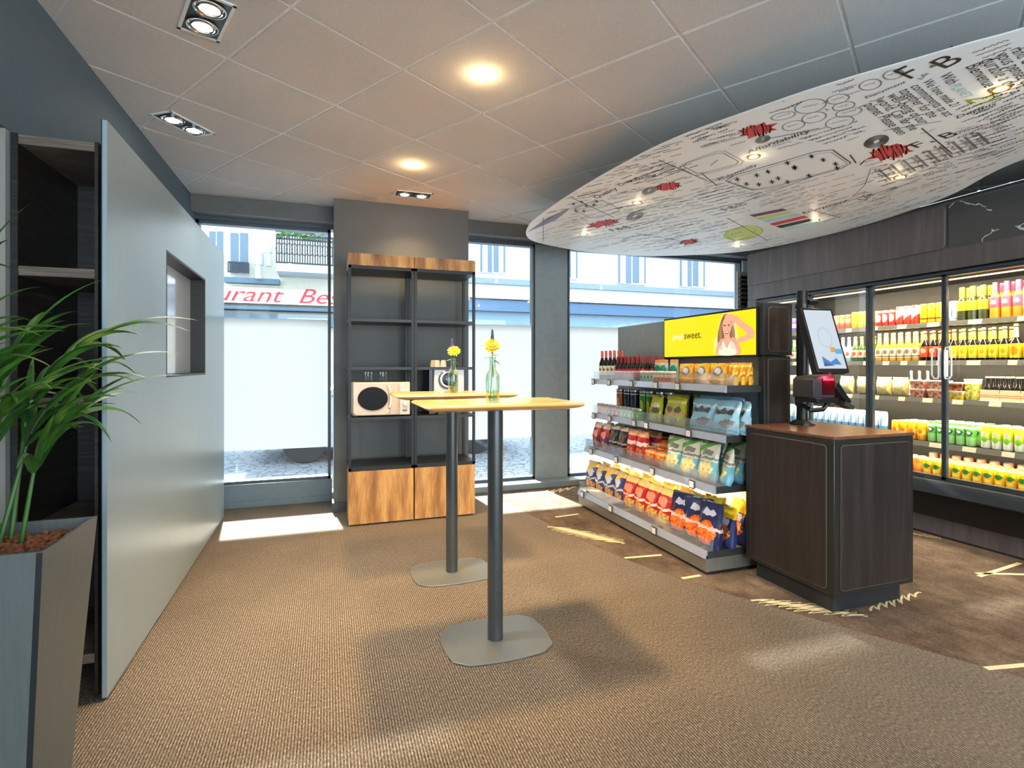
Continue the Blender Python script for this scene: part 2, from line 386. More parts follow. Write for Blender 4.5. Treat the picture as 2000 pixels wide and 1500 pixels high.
# walls
MB().box(-1.9, -1.14, 2.53, 5.62, 0, CEIL - .001).box(-1.9, -1.14, 2.1, 2.53, 2.213, CEIL - .001).build('wall_left', blue_grey)['kind'] = 'structure'
MB().box(-2.0, -1.9, -3.5, 2.53, 0, CEIL - .001).build('wall_left', blue_grey)['kind'] = 'structure'
o = MB().box(-1.9, -1.142, 2.505, 2.528, 0, 2.212).build('trim_1', taupe); tag(o, 'taupe cladding panel left of the dark shelves', kind='structure')
MB().box(5.35, 5.45, -3.5, 5.62, 0, CEIL - .001).build('wall_right', wall_grey)['kind'] = 'structure'
MB().box(-1.9, -1.2, -3.6, -3.5, 0, CEIL - .001).box(4.9, 5.35, -3.6, -3.5, 0, CEIL - .001).box(-1.2, 4.9, -3.6, -3.5, 0, .2).box(-1.2, 4.9, -3.6, -3.5, 2.65, CEIL - .001).build('wall_back', plain('rear_wall', (205, 200, 190), .7))['kind'] = 'structure'
o = MB().box(-1.2, 4.9, -3.56, -3.55, .2, 2.65).build('window_4', clear); tag(o, 'added rear window behind the camera that lets fill light in', kind='structure')  # made-up glazing, there so the rear fill can enter
# shopfront wall: header, pillar, mullion panel, sills
o = MB().box(-1.14, .053, 5.36, 5.50, 2.695, CEIL - .002).box(1.306, 5.35, 5.36, 5.50, 2.70, CEIL - .002).build('wall_front', plain('header_grey', (100, 100, 98), .6)); o['kind'] = 'structure'
o = MB().box(-1.14, .053, 5.50, 5.64, 2.66, CEIL - .002).box(1.306, 5.35, 5.50, 5.64, 2.68, CEIL - .002).build('trim_2', frame_dark); tag(o, 'dark head frame above the shop windows', kind='structure')
o = MB().box(.053, 1.306, 5.07, 5.64, 0, CEIL - .002).build('wall_front', wall_grey); tag(o, 'grey pillar between the shop windows', kind='structure')
o = MB().box(.040, 1.319, 5.056, 5.5, 0, .085).build('baseboard_front', plain('skirt', (70, 74, 76), .5)); o['kind'] = 'structure'
o = MB().box(-1.14, .040, 5.50, 5.66, .0, .215).box(-1.14, .040, 5.485, 5.50, 0, .06).build('trim_3', sill_grey, bevel=.004); tag(o, 'grey boxed sill under the left window', kind='structure')
o = MB().box(1.306, 5.35, 5.32, 5.66, 0, .062).build('trim_4', sill_grey, bevel=.004); tag(o, 'low grey kerb under the right windows', kind='structure')
o = MB().box(2.18, 2.60, 5.53, 5.66, .062, 2.68).build('trim_5', plain('mullion_grey', (132, 142, 146), .5)); tag(o, 'broad grey mullion panel between the two right windows', kind='structure')
o = MB().box(5.06, 5.35, 5.50, 5.66, .062, 2.68).build('trim_6', plain('jamb', (190, 196, 200), .5)); tag(o, 'pale jamb at the right end of the windows', kind='structure')

def window(idx, x0, x1, z0, z1, label):
    w = tag(bpy.data.objects.new('window_%d' % idx, None), label, kind='structure'); COL.objects.link(w); w.location = ((x0 + x1) / 2, YW, z0)
    def rel(mbb): mbb.v = [(a - w.location.x, b - w.location.y, c - w.location.z) for a, b, c in mbb.v]; return mbb
    t = .028
    rel(MB().box(x0, x0 + t, YW - .04, YW + .05, z0, z1).box(x1 - t, x1, YW - .04, YW + .05, z0, z1).box(x0, x1, YW - .04, YW + .05, z0, z0 + t).box(x0, x1, YW - .04, YW + .05, z1 - t, z1)).build('window_frame', frame_dark, w)
    rel(MB().box(x0 + t, x1 - t, YW, YW + .006, z0 + t, z1 - t)).build('pane', clear, w)
    rel(MB().box(x0 + t, x1 - t, YW - .0025, YW - .001, .522, 1.775)).build('frosted_film', film, w)
window(1, -1.14, .03, .215, 2.66, 'left shop window with frosted band looking at the restaurant sign')
window(2, 1.31, 2.19, .062, 2.68, 'narrow shop window right of the grey pillar')
window(3, 2.59, 5.07, .062, 2.68, 'wide shop window behind the snack shelves')

# ================================================================= STREET
def fpt(u, v): return ony(u, v, 22)
st = MB().box(-25, 40, 5.70, 60, -.30, -.12).build('street', cobble); tag(st, 'cobbled street outside the shop windows', kind='structure')
MB().box(-6, 8, 5.70, 9.2, 3.57, 3.72).build('sun_blocker', plain('blocker_white', (200, 200, 200), .7)); tag(bpy.data.objects['sun_blocker'], 'unseen flat slab added over the pavement to block high sun', 'sun_blocker')  # unseen slab added to keep sun through the upper panes off the floor
def rectbox(mbb, u0, v0, u1, v1, y0, y1, m=0):
    a = ony(u0, v0, 22); b = ony(u1, v1, 22)
    mbb.box(min(a.x, b.x), max(a.x, b.x), y0, y1, min(a.z, b.z), max(a.z, b.z), m)
plaster = plain('cream_plaster', (198, 190, 174), .9); pane_dark = plain('far_pane', (84, 100, 114), .3); white_far = plain('far_white', (206, 206, 204), .7)
b1 = thing('building', 'cream plastered house across the street with iron balcony above a restaurant sign', 'building', (-2, 22, -.12))
def rb(mbb): 
    mbb.v = [(a + 2, b - 22, c + .12) for a, b, c in mbb.v]; return mbb
rb(MB().box(-20, 2.6, 22.3, 26, -.12, 7.3)).build('wall', plaster, b1)
for (u0, v0, u1, v1) in ((404, 446, 437, 512), (446, 449, 486, 534), (610, 452, 645, 470), (330, 440, 372, 520)):
    m = MB(); rectbox(m, u0, v0, u1, v1, 22.2, 22.3, 0); w = rb(m).build('window', white_far, b1)
    m = MB(); um = (u0 + u1) / 2; rectbox(m, u0 + 2.5, v0 + 3, um - 1.2, v1 - 2, 22.17, 22.2); rectbox(m, um + 1.2, v0 + 3, u1 - 2.5, v1 - 2, 22.17, 22.2); rb(m).build('pane', pane_dark, w)
m = MB(); rectbox(m, 438, 541, 546, 556, 21.9, 22.3); rb(m).build('ledge', plain('slate_blue', (76, 96, 112), .7), b1)
m = MB(); rectbox(m, 545, 524, 672, 545, 20.9, 22.3); bal = rb(m).build('balcony', plain('balcony_stone', (170, 178, 182), .8), b1)
m = MB(); a = fpt(545, 524); b = fpt(672, 540); r = random.Random(3); zt = a.z + 1.05
for k in range(28):
    x = a.x + (b.x - a.x) * k / 27; m.box(x - .02, x + .02, 20.95, 20.99, a.z, zt)
    if k % 2 == 0: m.tube([(x + .1 * math.cos(t / 8 * 2 * PI) + .08, 20.97, a.z + .55 + .22 * math.sin(t / 8 * 2 * PI)) for t in range(9)], .018, 4)
for zz in (a.z + .04, zt, zt - .14): m.box(a.x, b.x, 20.94, 21.0, zz - .03, zz + .03)
rb(m).build('railing', plain('iron', (28, 34, 42), .6), bal)
m = MB()
for k in range(160):
    x = r.uniform(a.x, a.x + 1.6); z = zt + r.uniform(-.15, .30); s = r.uniform(.05, .12)
    m.add([(x - s, 20.9 + r.uniform(-.1, .1), z), (x + s, 20.9, z + s * .3), (x, 20.8 + r.uniform(0, .2), z + s)], [(0, 1, 2)])
rb(m).build('balcony_plants', plain('far_leaf', (70, 104, 60), .8), bal)
m = MB(); rectbox(m, 448, 512, 486, 534, 21.9, 21.94)
m = MB(); a = fpt(446, 512); b = fpt(486, 534)
for k in range(12):
    x = a.x + (b.x - a.x) * k / 11; m.box(x - .02, x + .02, 21.95, 21.99, b.z, a.z)
m.box(a.x, b.x, 21.94, 22.0, a.z - .03, a.z + .03); m.box(a.x, b.x, 21.94, 22.0, b.z, b.z + .04); rb(m).build('railing', M['iron'], b1)
for u0, v0, u1, v1 in ((497, 495, 516, 520), (518, 476, 534, 496)):
    m = MB(); c = fpt((u0 + u1) / 2, v1); w = (fpt(u1, v1).x - fpt(u0, v1).x) / 2; m.lathe([(w * .75, -.5), (w * .75, 0), (w, 0), (w, .42), (w * .8, .5)], 12, (c.x, 21.8, c.z)); rb(m).build('flue', plain('zinc', (178, 186, 190), .5, .3), b1)
m = MB(); rectbox(m, 330, 557, 672, 600, 21.7, 22.3); sg = rb(m).build('sign_board', plain('sign_cream', (236, 228, 206), .7), b1)
m = MB(); p = fpt(440, 597); q = fpt(645, 597)
text_mesh(m, 'Restaurant  Bes', frame_matrix((p.x - 2.67, 21.68, p.z + .16), (1, 0, 0), (0, 0, 1)) @ Matrix.Diagonal((1.30, 1, 1, 1)), .80, 0, .35); rb(m).build('lettering', plain('sign_red', (176, 24, 36), .6), sg)
m = MB(); rectbox(m, 330, 601, 672, 606, 21.6, 22.3); rectbox(m, 330, 611, 672, 640, 21.75, 22.3); rb(m).build('shopfront', M['slate_blue'], b1)
b2 = thing('building', 'pale brick house across the street with white framed windows above a blue shopfront', 'building', (12, 22, -.12))
def rb2(mbb):
    mbb.v = [(a - 12, b - 22, c + .12) for a, b, c in mbb.v]; return mbb
rb2(MB().box(2.6, 34, 22.3, 26, -.12, 7.3)).build('wall', brick, b2)
for (u0, v0, u1, v1) in ((938, 474, 992, 534), (1085, 478, 1134, 545), (1209, 498, 1268, 556), (1330, 510, 1384, 562)):
    m = MB(); rectbox(m, u0, v0 - 25, u1, v1, 22.2, 22.3, 0); w = rb2(m).build('window', white_far, b2)
    m = MB(); um = (u0 + u1) / 2; rectbox(m, u0 + 2.5, v0 - 22, um - 1.5, v1 - 3, 22.17, 22.2); rectbox(m, um + 1.5, v0 - 22, u1 - 2.5, v1 - 3, 22.17, 22.2); rb2(m).build('pane', pane_dark, w)
    m = MB(); rectbox(m, u0 + 6, v0 - 22, u0 + 16, v1 - 3, 22.14, 22.17); rectbox(m, u1 - 16, v0 - 22, u1 - 7, v1 - 3, 22.14, 22.17); rb2(m).build('curtain', plain('far_curtain', (205, 205, 196), .9), w)
z1 = fpt(1300, 572).z; z0 = fpt(1300, 565).z
def slab(za, zb, y0, mt, nm): rb2(MB().box(2.6, 34, y0, 22.3, za, zb)).build(nm, mt, b2)
slab(fpt(1200, 566).z, fpt(1200, 556).z, 22.1, plain('string_course', (116, 128, 136), .8), 'ledge')
slab(fpt(1200, 594).z, fpt(1200, 588).z, 21.8, white_far, 'cornice')
slab(fpt(1200, 616).z, fpt(1200, 597).z, 21.9, plain('shop_blue', (72, 98, 124), .7), 'shop_band')
slab(fpt(1200, 640).z, fpt(1200, 618).z, 22.2, plain('shop_pale', (112, 134, 148), .5), 'shop_window')
def car(name, x, y, col, label):
    t = thing(name, label, 'car', (x, y, -.12))
    prof = [(-2.1, .32), (-2.15, .62), (-1.95, .85), (-1.1, .95), (-.55, 1.42), (.75, 1.45), (1.35, 1.0), (2.05, .9), (2.15, .6), (2.1, .32)]
    arch = []
    for cx in (1.32, -1.32): arch += [(cx + .36 * math.cos(a), .32 + .36 * math.sin(a)) for a in [PI * k / 8 for k in range(9)]]
    MB().prism(prof + arch[0:9] + [(.96, .22), (-.96, .22)] + arch[9:18], -.85, .85, 'y').build('body', plain(name + '_paint_%d' % int(x + 10), col, .3), t)
    MB().prism([(-.95, .98), (-.5, 1.36), (.7, 1.38), (1.2, 1.0)], -.86, .86, 'y').build('side_glass', black_plastic, t)
    for cx in (1.32, -1.32):
        for cy in (-.78, .78):
            w = MB().lathe([(.2, -.1), (.31, -.1), (.32, -.06), (.32, .06), (.31, .1), (.2, .1)], 24, mat=Matrix.Translation((cx, cy, .32)) @ Matrix.Rotation(PI / 2, 4, 'X')).build('wheel', plain('tyre', (34, 36, 40), .8), t)
            MB().lathe([(.2, -.085), (.19, -.1), (.05, -.09), (.04, .09), (.19, .1), (.2, .085)], 14, mat=Matrix.Translation((cx, cy, .32)) @ Matrix.Rotation(PI / 2, 4, 'X')).build('rim', alu, w)
car('car', 1.0, 9.3, (150, 160, 170), 'parked grey car seen below the frosting beyond the grey pillar')
car('car', -4.2, 9.5, (60, 68, 80), 'dark parked car whose tyre shows at left window bottom edge')

# ================================================================= LEFT PARTITION, DARK SHELVES
t = thing('display_partition', 'tall satin blue-grey partition panel with a framed square opening', 'partition', (-.8505, 3.8, 0), .0115)
L = Vector((-.845, 3.8, 0))
def rel(mbb, L=L): mbb.v = [(a - L.x, b - L.y, c - L.z) for a, b, c in mbb.v]; return mbb
yo0, yo1, zo0, zo1 = 3.36, 4.40, 1.258, 1.955; x0, x1 = -.848, -.832; pt = 2.29
# panel as four pieces joined round the opening
rel(MB().box(x0, x1, 2.505, yo0, .012, pt).box(x0, x1, yo1, 5.20, .012, pt).box(x0, x1, yo0, yo1, .012, zo0).box(x0, x1, yo0, yo1, zo1, pt)).build('panel', panel_paint, t)
rel(MB().box(-.93, x1 + .001, yo1 - .014, yo1, zo0, zo1).box(-.93, x1 + .001, yo0, yo0 + .014, zo0, zo1).box(-.93, x1 + .001, yo0, yo1, zo1 - .014, zo1).box(-.93, x1 + .001, yo0, yo1, zo0, zo0 + .014)).build('reveal_lining', zebrano, t)
ng = NT('milky_glass'); ng.set(color=lin((236, 243, 248)), rough=.12, spec=.9, coat=.6)
rel(MB().box(-.940, -.925, yo0, yo1, zo0, zo1)).build('frosted_pane', ng.m, t)
rel(MB().box(-.852, x0, 2.505, 2.55, .012, pt)).build('edge_strip', charcoal, t)
t = thing('shelving_unit', 'tall dark striped-wood open shelving behind the potted palm', 'shelves', (-1.0, 2.8, 0)); L = Vector((-1.0, 2.8, 0))
xs0, xs1 = -1.138, -.862
rel(MB().box(xs0, xs1, 3.05, 3.07, 0, 2.21), L).build('back_panel', zebrano, t)
rel(MB().box(xs0, xs0 + .02, 2.535, 3.05, 0, 2.21), L).build('side_panel', zebrano, t)
rel(MB().box(xs1 - .012, xs1, 2.535, 3.05, 0, 2.21), L).build('side_panel', zebrano, t)
for z in (2.19, 1.686, 1.178, .665, .16):
    rel(MB().box(xs0 + .02, xs1 - .012, 2.54, 3.05, z - .018, z + .018), L).build('shelf', zebrano_edge, t)

# planter with palm
pc = Vector((-.853, 1.832, 0)); t = thing('planter', 'tapered brushed metal planter in front of the dark shelves', 'planter', pc)
def ringq(hs, z): return [(-hs, -hs, z), (hs, -hs, z), (hs, hs, z), (-hs, hs, z)]
m = MB(); a = ringq(.115, 0); b = ringq(.170, .85); c = ringq(.162, .85); d = ringq(.155, .74)
vs = a + b + c + d
m.add(vs, [(0, 1, 5, 4), (1, 2, 6, 5), (2, 3, 7, 6), (3, 0, 4, 7), (4, 5, 9, 8), (5, 6, 10, 9), (6, 7, 11, 10), (7, 4, 8, 11), (8, 9, 13, 12), (9, 10, 14, 13), (10, 11, 15, 14), (11, 8, 12, 15), (15, 14, 13, 12), (3, 2, 1, 0)])
pm = NT('brushed_planter'); n = pm.noise(pm.coord('Object', (40, 40, 1.2)), 3, 4); pm.set(color=pm.ramp(n, [(.3, lin((106, 112, 110))), (.7, lin((114, 119, 117)))]), rough=.38, metal=.35)
m.build('shell', pm.m, t)
m = MB()
for (s0, s1) in (((.115, -.115), (.170, -.170)),):
    m.add([(s0[0] + .0015, s0[1] - .0015, 0), (s0[0] - .012, s0[1] - .0015, 0), (s1[0] - .012, s1[1] - .0015, .848), (s1[0] + .0015, s1[1] - .0015, .848)], [(0, 1, 2, 3)])
m.build('corner_joint', charcoal, t)
m = MB(); r = random.Random(5)
ico = bmesh.new(); bmesh.ops.create_icosphere(ico, subdivisions=1, radius=1); iv = [v.co.copy() for v in ico.verts]; ifs = [tuple(v.index for v in f.verts) for f in ico.faces]; ico.free()
for k in range(900):
    s = r.uniform(.006, .011); x = r.uniform(-.152, .152); y = r.uniform(-.152, .152); z = .800 + r.uniform(0, .02)
    m.add([(x + p.x * s * r.uniform(.8, 1.2), y + p.y * s, z + p.z * s * .8) for p in iv], ifs, 0, True)
m.box(-.155, .155, -.155, .155, .741, .800)
o = m.build('clay_pebbles', plain('terracotta', (150, 92, 62), .9, var=.35, scale=60), loc=pc); tag(o, 'reddish brown clay pebbles filling the metal planter', 'pebbles', kind='stuff')
leafm = NT('palm_leaf'); n = leafm.noise(leafm.coord('Object', (1, 1, 1)), 5, 3); leafm.set(color=leafm.ramp(n, [(.3, lin((26, 58, 20))), (.55, lin((58, 104, 30))), (.75, lin((132, 152, 56)))]), rough=.5)
palm = thing('potted_palm', 'green palm with long arching leaflets growing in the metal planter', 'plant', pc + Vector((0, 0, .77)))
def blade(m, p, d, ln, w, droop, r, twist=0):
    d = Vector(d).normalized(); pts = []; q = Vector(p); n = 10
    for i in range(n + 1):
        pts.append(q.copy()); d = (d + Vector((0, 0, -droop / n))).normalized(); q = q + d * ln / n
    vs = []
    for i, p in enumerate(pts):
        t = i / n; dd = (pts[min(i + 1, n)] - pts[max(i - 1, 0)]).normalized(); sd = dd.cross(Vector((0, 0, 1)))
        if sd.length < .1: sd = Vector((1, 0, 0))
        sd.normalize(); sd = (sd + Vector((0, 0, twist))).normalized(); ww = w * (math.sin(PI * (t ** .6) * .96 + .1) ** .8 if t < 1 else .02)
        up = dd.cross(sd) * ww * .35
        vs += [p + sd * ww / 2 + up * .5, p - up * .3, p - sd * ww / 2 + up * .5]
    fs = []
    for i in range(n): fs += [(3 * i, 3 * i + 1, 3 * i + 4, 3 * i + 3), (3 * i + 1, 3 * i + 2, 3 * i + 5, 3 * i + 4)]
    m.add(vs, fs, 0, True)
r = random.Random(11)
fronds = [  # base xy, direction, stem length, arch, leaf length
    ((-.06, .02), (.02, .10, 1), .50, .5, .30, (.9, .35)), ((-.03, .05), (.16, .16, 1), .46, .8, .30, (1.0, .5)), ((-.09, -.02), (-.18, -.10, 1), .52, .6, .30, (-.8, -.3)),
    ((-.10, .06), (-.10, .20, 1), .58, .6, .28, (-.3, .9)), ((.0, -.05), (-.02, -.10, 1), .50, .9, .26, (.35, -.8)), ((-.05, .0), (.05, .02, 1), .38, .9, .26, (.9, -.1)), ((-.12, -.05), (-.30, -.30, 1), .40, .6, .28, (-.6, -.8)),
    ((.02, .06), (.12, .06, 1), .34, .8, .32, (1.0, .1)), ((-.07, -.08), (-.05, -.02, 1), .46, .5, .32, (.2, -.5)), ((-.02, .10), (.05, .12, 1), .54, 1.0, .34, (1.0, .25)), ((-.11, .02), (-.04, .02, 1), .62, .7, .3, (.5, .2))]
for (bx, by), d, ln, arch, ll, hv in fronds:
    m = MB(); q = Vector((bx, by, 0)); dd = Vector(d).normalized(); pts = [q.copy()]; n = 16
    for i in range(n):
        t = i / n; dd = (dd + Vector((hv[0], hv[1], -.35)) * (.10 * arch if t > .55 else .0)).normalized(); q = q + dd * ln * 1.25 / n; pts.append(q.copy())
    m.tube(pts, [.006 * (1 - .75 * i / n) + .001 for i in range(n + 1)], 6)
    for i in range(9, n + 1):
        p = pts[i]; ax = (pts[min(i + 1, n)] - pts[i - 1]).normalized(); side = ax.cross(Vector((0, 0, 1)))
        if side.length < .2: side = Vector((hv[1], -hv[0], 0))
        side.normalize()
        for s in (-1, 1):
            if r.random() < .08: continue
            dv = ax * .9 + side * s * r.uniform(.45, .9) + Vector((0, 0, r.uniform(.05, .35)))
            blade(m, p, dv, ll * r.uniform(.65, 1.1), .024 * r.uniform(.7, 1.2), r.uniform(.7, 1.7), r, r.uniform(-.5, .5))
    blade(m, pts[-1], pts[-1] - pts[-2], ll, .018, 1.0, r)
    m.build('frond', leafm.m, palm)

# ================================================================= BAR TABLES AND FLOWERS
def bar_table(x, y, label):
    t = thing('bar_table', label, 'table', (x, y, 0), 0, 'high bar tables')
    # footplate with bowed sides
    w, d = .235, .185; poly = []
    cs = [(w, d), (-w, d), (-w, -d), (w, -d)]
    for i in range(4):
        a = Vector(cs[i]); b = Vector(cs[(i + 1) % 4]); n = Vector((b.y - a.y, -(b.x - a.x))).normalized() * -1
        mid = (a + b) / 2; out = mid.normalized()
        for k in range(1, 12):
            tt = k / 12; tt2 = .04 + .92 * tt; poly.append(tuple(a.lerp(b, tt2) + out * .022 * math.sin(PI * tt)))
    MB().prism(poly, 0, .008, 'z').build('base_plate', base_metal, t, bevel=.002)
    MB().lathe([(.0375, .008), (.0375, 1.118)], 28).build('pole', graphite, t)
    m = MB(); w, d = .375, .235; rings = []
    for inset, z in ((.060, 1.118), (.020, 1.127), (.004, 1.134), (.0, 1.140), (.004, 1.147), (.010, 1.150)):
        rings.append([(px, py, z) for px, py in rrect(2 * (w - inset), 2 * (d - inset), .035 - inset * .3, 5)])
    n = len(rings[0]); vs = sum(rings, [])
    m.add(vs, [(i * n + k, i * n + (k + 1) % n, (i + 1) * n + (k + 1) % n, (i + 1) * n + k) for i in range(len(rings) - 1) for k in range(n)], 0, True)
    m.add(rings[0], [tuple(range(n))[::-1]]); m.add(rings[-1], [tuple(range(n))]); m.build('tabletop', table_wood, t)
    return t
bar_table(.765, 2.452, 'nearer of the two high bar tables, wood top on grey pedestal')
bar_table(.752, 3.345, 'farther high bar table, half hidden behind the nearer one')
vase_glass = glass('vase_glass', (.90, .975, .91), 1.5); water = glass('vase_water', (.62, .90, .74), 1.33)
petal_o = plain('petal_orange', (244, 176, 20), .6); petal_y = plain('petal_yellow', (250, 214, 20), .6); stem_g = plain('stem_green', (78, 122, 52), .6)
def vase(x, y, label, seed):
    t = thing('bottle_vase', label, 'vase', (x, y, 1.1505), 0, 'glass bottle vases')
    MB().lathe([(.001, .004), (.029, .004), (.032, .01), (.032, .115), (.028, .135), (.014, .155), (.0125, .205), (.017, .21), (.017, .218), (.0125, .218)], 24, caps=False).lathe([(.001, 0), (.031, 0), (.033, .006), (.034, .115), (.030, .137), (.0155, .157), (.0142, .2), (.018, .214)], 24, caps=False).build('glass', vase_glass, t)
    MB().lathe([(.001, .005), (.0285, .005), (.031, .012), (.031, .05), (.001, .05)], 20, caps=False).build('water', water, t)
    return t
def flowers(x, y, label, pm, spike_col, seed, turn):
    r = random.Random(seed); t = thing('cut_flower', label, 'flower', (x, y, 1.156), turn, 'cut flowers in bottle vases')
    head = Vector((-.006, -.006, .262))
    m = MB(); m.tube([(.012, .006, .0), (.004, 0, .12), (0, 0, .2), head - Vector((0, 0, .008))], .0022, 6); m.tube([(-.012, .004, .0), (-.002, .002, .12), (.002, .003, .2), (.004, .008, .31)], .0018, 6)
    m.build('stem', stem_g, t)
    HT = Matrix.Translation(head) @ Matrix.Rotation(-.35, 4, 'Y') @ Matrix.Rotation(.85, 4, 'X') @ Matrix.Scale(1.05, 4) @ Matrix.Translation(-head)
    if turn: HT = Matrix.Translation(head) @ Matrix.Rotation(-turn, 4, 'Z') @ Matrix.Translation(-head) @ HT
    m = MB()
    for ring, (nn, ln, el) in enumerate(((16, .040, .05), (14, .034, .35), (10, .026, .75))):
        for k in range(nn):
            a = 2 * PI * k / nn + ring * .2 + r.uniform(-.08, .08); e = el + r.uniform(-.12, .12)
            d = Vector((math.cos(a) * math.cos(e), math.sin(a) * math.cos(e), math.sin(e))); s = Vector((-math.sin(a), math.cos(a), 0)) * .0068
            p = head + d * .006; q = head + d * ln
            m.add([p - s * .4, p.lerp(q, .55) - s, q - s * .4 + Vector((0, 0, -.003)), q + s * .4 + Vector((0, 0, -.003)), p.lerp(q, .55) + s, p + s * .4], [(0, 1, 4, 5), (1, 2, 3, 4)], 0, True, HT)
    m.build('petals', pm, t)
    MB().lathe([(.001, -.008), (.012, -.006), (.013, .004), (.008, .01), (.001, .011)], 12, tuple(head), caps=False, mat=HT).build('flower_centre', plain('flower_core', (190, 120, 20), .8), t)
    m = MB()
    for k in range(26):
        z = .285 + .055 * k / 26; a = k * 2.4; rr = .0075 * (1 - k / 34); c = Vector((.004, .008, z))
        m.add([(c.x + rr * math.cos(a) + p.x * .004, c.y + rr * math.sin(a) + p.y * .004, c.z + p.z * .005) for p in iv], ifs, 0, True)
    m.build('flower_spike', spike_col, t)
    m = MB()
    for a, z, dr in ((.3, .215, .6), (2.3, .205, .9), (4.0, .225, .5), (5.2, .19, 1.6), (1.2, .235, .2)):
        blade(m, (0, 0, z), (math.cos(a), math.sin(a), .3), .05, .016, dr, r)
    m.build('leaf', stem_g, t)
vp = ony(962, 782, 2.43); vase(vp.x, 2.43, 'clear green bottle vase on the nearer bar table', 1)
flowers(vp.x, 2.43, 'orange daisy with grey spike in the vase on the nearer table', petal_o, plain('spike_grey', (86, 96, 96), .8), 2, .3)
vp = ony(885, 770, 3.33); vase(vp.x, 3.33, 'clear green bottle vase on the farther bar table', 2)
flowers(vp.x, 3.33, 'yellow daisy with purple spike in the vase on the farther table', petal_y, plain('spike_purple', (96, 62, 140), .8), 4, 1.1)

# ================================================================= COFFEE CORNER RACK
YF, YB = 4.555, 4.955
def rack(x0, x1, label):
    t = thing('display_rack', label, 'shelving', ((x0 + x1) / 2, (YF + YB) / 2, 0), 0, 'black framed racks against the pillar'); L = t.location.copy()
    def R(m): m.v = [(a - L.x, b - L.y, c) for a, b, c in m.v]; return m
    p = .022
    R(MB().box(x0 + .004, x1 - .004, YF + .02, YB, .012, .452)).build('cabinet', oak, t)
    R(MB().box(x0 + .003, x1 - .003, YF, YF + .018, .014, .450)).build('door', oak, t, bevel=.001)
    R(MB().box(x0 + .02, x1 - .02, YF + .03, YB - .02, 0, .012)).build('plinth', black_plastic, t)
    m = MB()
    for x in (x0, x1 - p):
        for y in (YF, YB - p): m.box(x, x + p, y, y + p, .455, 2.152)
    for z in (.455, 2.130):
        m.box(x0, x1, YF, YF + p, z, z + .022); m.box(x0, x1, YB - p, YB, z, z + .022); m.box(x0, x0 + p, YF, YB, z, z + .022); m.box(x1 - p, x1, YF, YB, z, z + .022)
    R(m).build('frame', black_metal, t)
    for z in (.458, .872, 1.288, 1.690): R(MB().box(x0 + .002, x1 - .002, YF + .002, YB - .002, z, z + .024)).build('shelf', rack_shelf, t)
    R(MB().box(x0 + .002, x1 - .002, YF + .002, YB - .002, 2.126, 2.150)).build('top_shelf', rack_shelf, t)
    R(MB().box(x0, x1, YF - .002, YB, 2.153, 2.252)).build('crown_box', oak, t, bevel=.001)
rack(.160, .695, 'left black rack with oak base and crown, holding the microwave')
rack(.700, 1.235, 'right black rack with oak base and crown, holding the coffee machine')
# microwave
t = thing('microwave', 'cream microwave with oval door window on the left rack', 'microwave', (.430, 4.74, .897))
MB().box(-.235, .235, -.165, .165, .008, .288).build('casing', cream_plastic, t, bevel=.008)
MB().prism(rrect(.365, .27, .03, 5, -.05, .148), -.183, -.165, 'y').build('door', cream_plastic, t, bevel=.005)
def ell(cx, cz, a, b, n=32, cut=None): return [(cx + a * math.cos(2 * PI * k / n), cz + b * math.sin(2 * PI * k / n)) for k in range(n)]
MB().prism(ell(-.075, .152, .122, .098), -.188, -.183, 'y').build('oval_window', plain('mw_glass', (16, 14, 13), .4, spec=.15), t)
MB().tube([(.035 + .035 * math.cos(a) - .0, -.205 - .008 * math.cos(a), .150 + .115 * math.sin(a)) for a in [-1.35 + 2.7 * k / 12 for k in range(13)]], .010, 8).build('handle', white_plastic, t)
MB().box(.145, .232, -.178, -.165, .012, .284).build('control_panel', plain('mw_panel', (214, 208, 198), .35), t, bevel=.003)
MB().lathe([(.017, 0), (.017, .016), (.014, .02)], 20, mat=Matrix.Translation((.188, -.178, .105)) @ Matrix.Rotation(PI / 2, 4, 'X')).build('knob', chrome, t)
MB().box(.168, .208, -.181, -.178, .045, .052).build('button', charcoal, t)
for sx in (-1, 1): MB().lathe([(.012, 0), (.012, .008)], 10, (sx * .2, -.13, 0)).build('foot', black_plastic, t)
tumbler = glass('tumbler_glass', (.97, .98, .98), 1.5)
for i, (x, w) in enumerate(((.330, 'left'), (.455, 'right'))):
    o = MB().lathe([(.030, 0), (.031, .004), (.034, .085), (.030, .09)][:3], 18, caps=False).lathe([(.0, 0.001), (.030, .001)], 18, caps=False).build('drinking_glass', tumbler, loc=(x, 4.70, 1.186))
    tag(o, w + ' clear drinking glass standing on top of the microwave', 'glass', 'drinking glasses on the microwave')
# coffee machine
t = thing('coffee_machine', 'white coffee machine with round black dial on the right rack', 'coffee machine', (1.0, 4.74, .897))
MB().box(-.170, .135, -.13, .17, .0, .400).build('housing', black_plastic, t, bevel=.006)
MB().box(-.128, .140, -.165, -.13, .18, .400).build('front_panel', white_plastic, t, bevel=.006)
MB().box(-.128, .140, -.15, -.131, .03, .18).build('cup_bay', black_plastic, t)
MB().box(-.10, .11, -.19, -.13, 0, .03).build('drip_tray', charcoal, t, bevel=.004)
RX = Matrix.Rotation(PI / 2, 4, 'X')
MB().lathe([(.084, 0), (.084, .012), (.072, .022), (.062, .022)], 36, mat=Matrix.Translation((-.01, -.165, .305)) @ RX).build('dial_ring', chrome, t)
MB().lathe([(.061, .018), (.061, .026), (.056, .028)], 36, mat=Matrix.Translation((-.002, -.165, .308)) @ RX).build('dial_display', black_plastic, t)
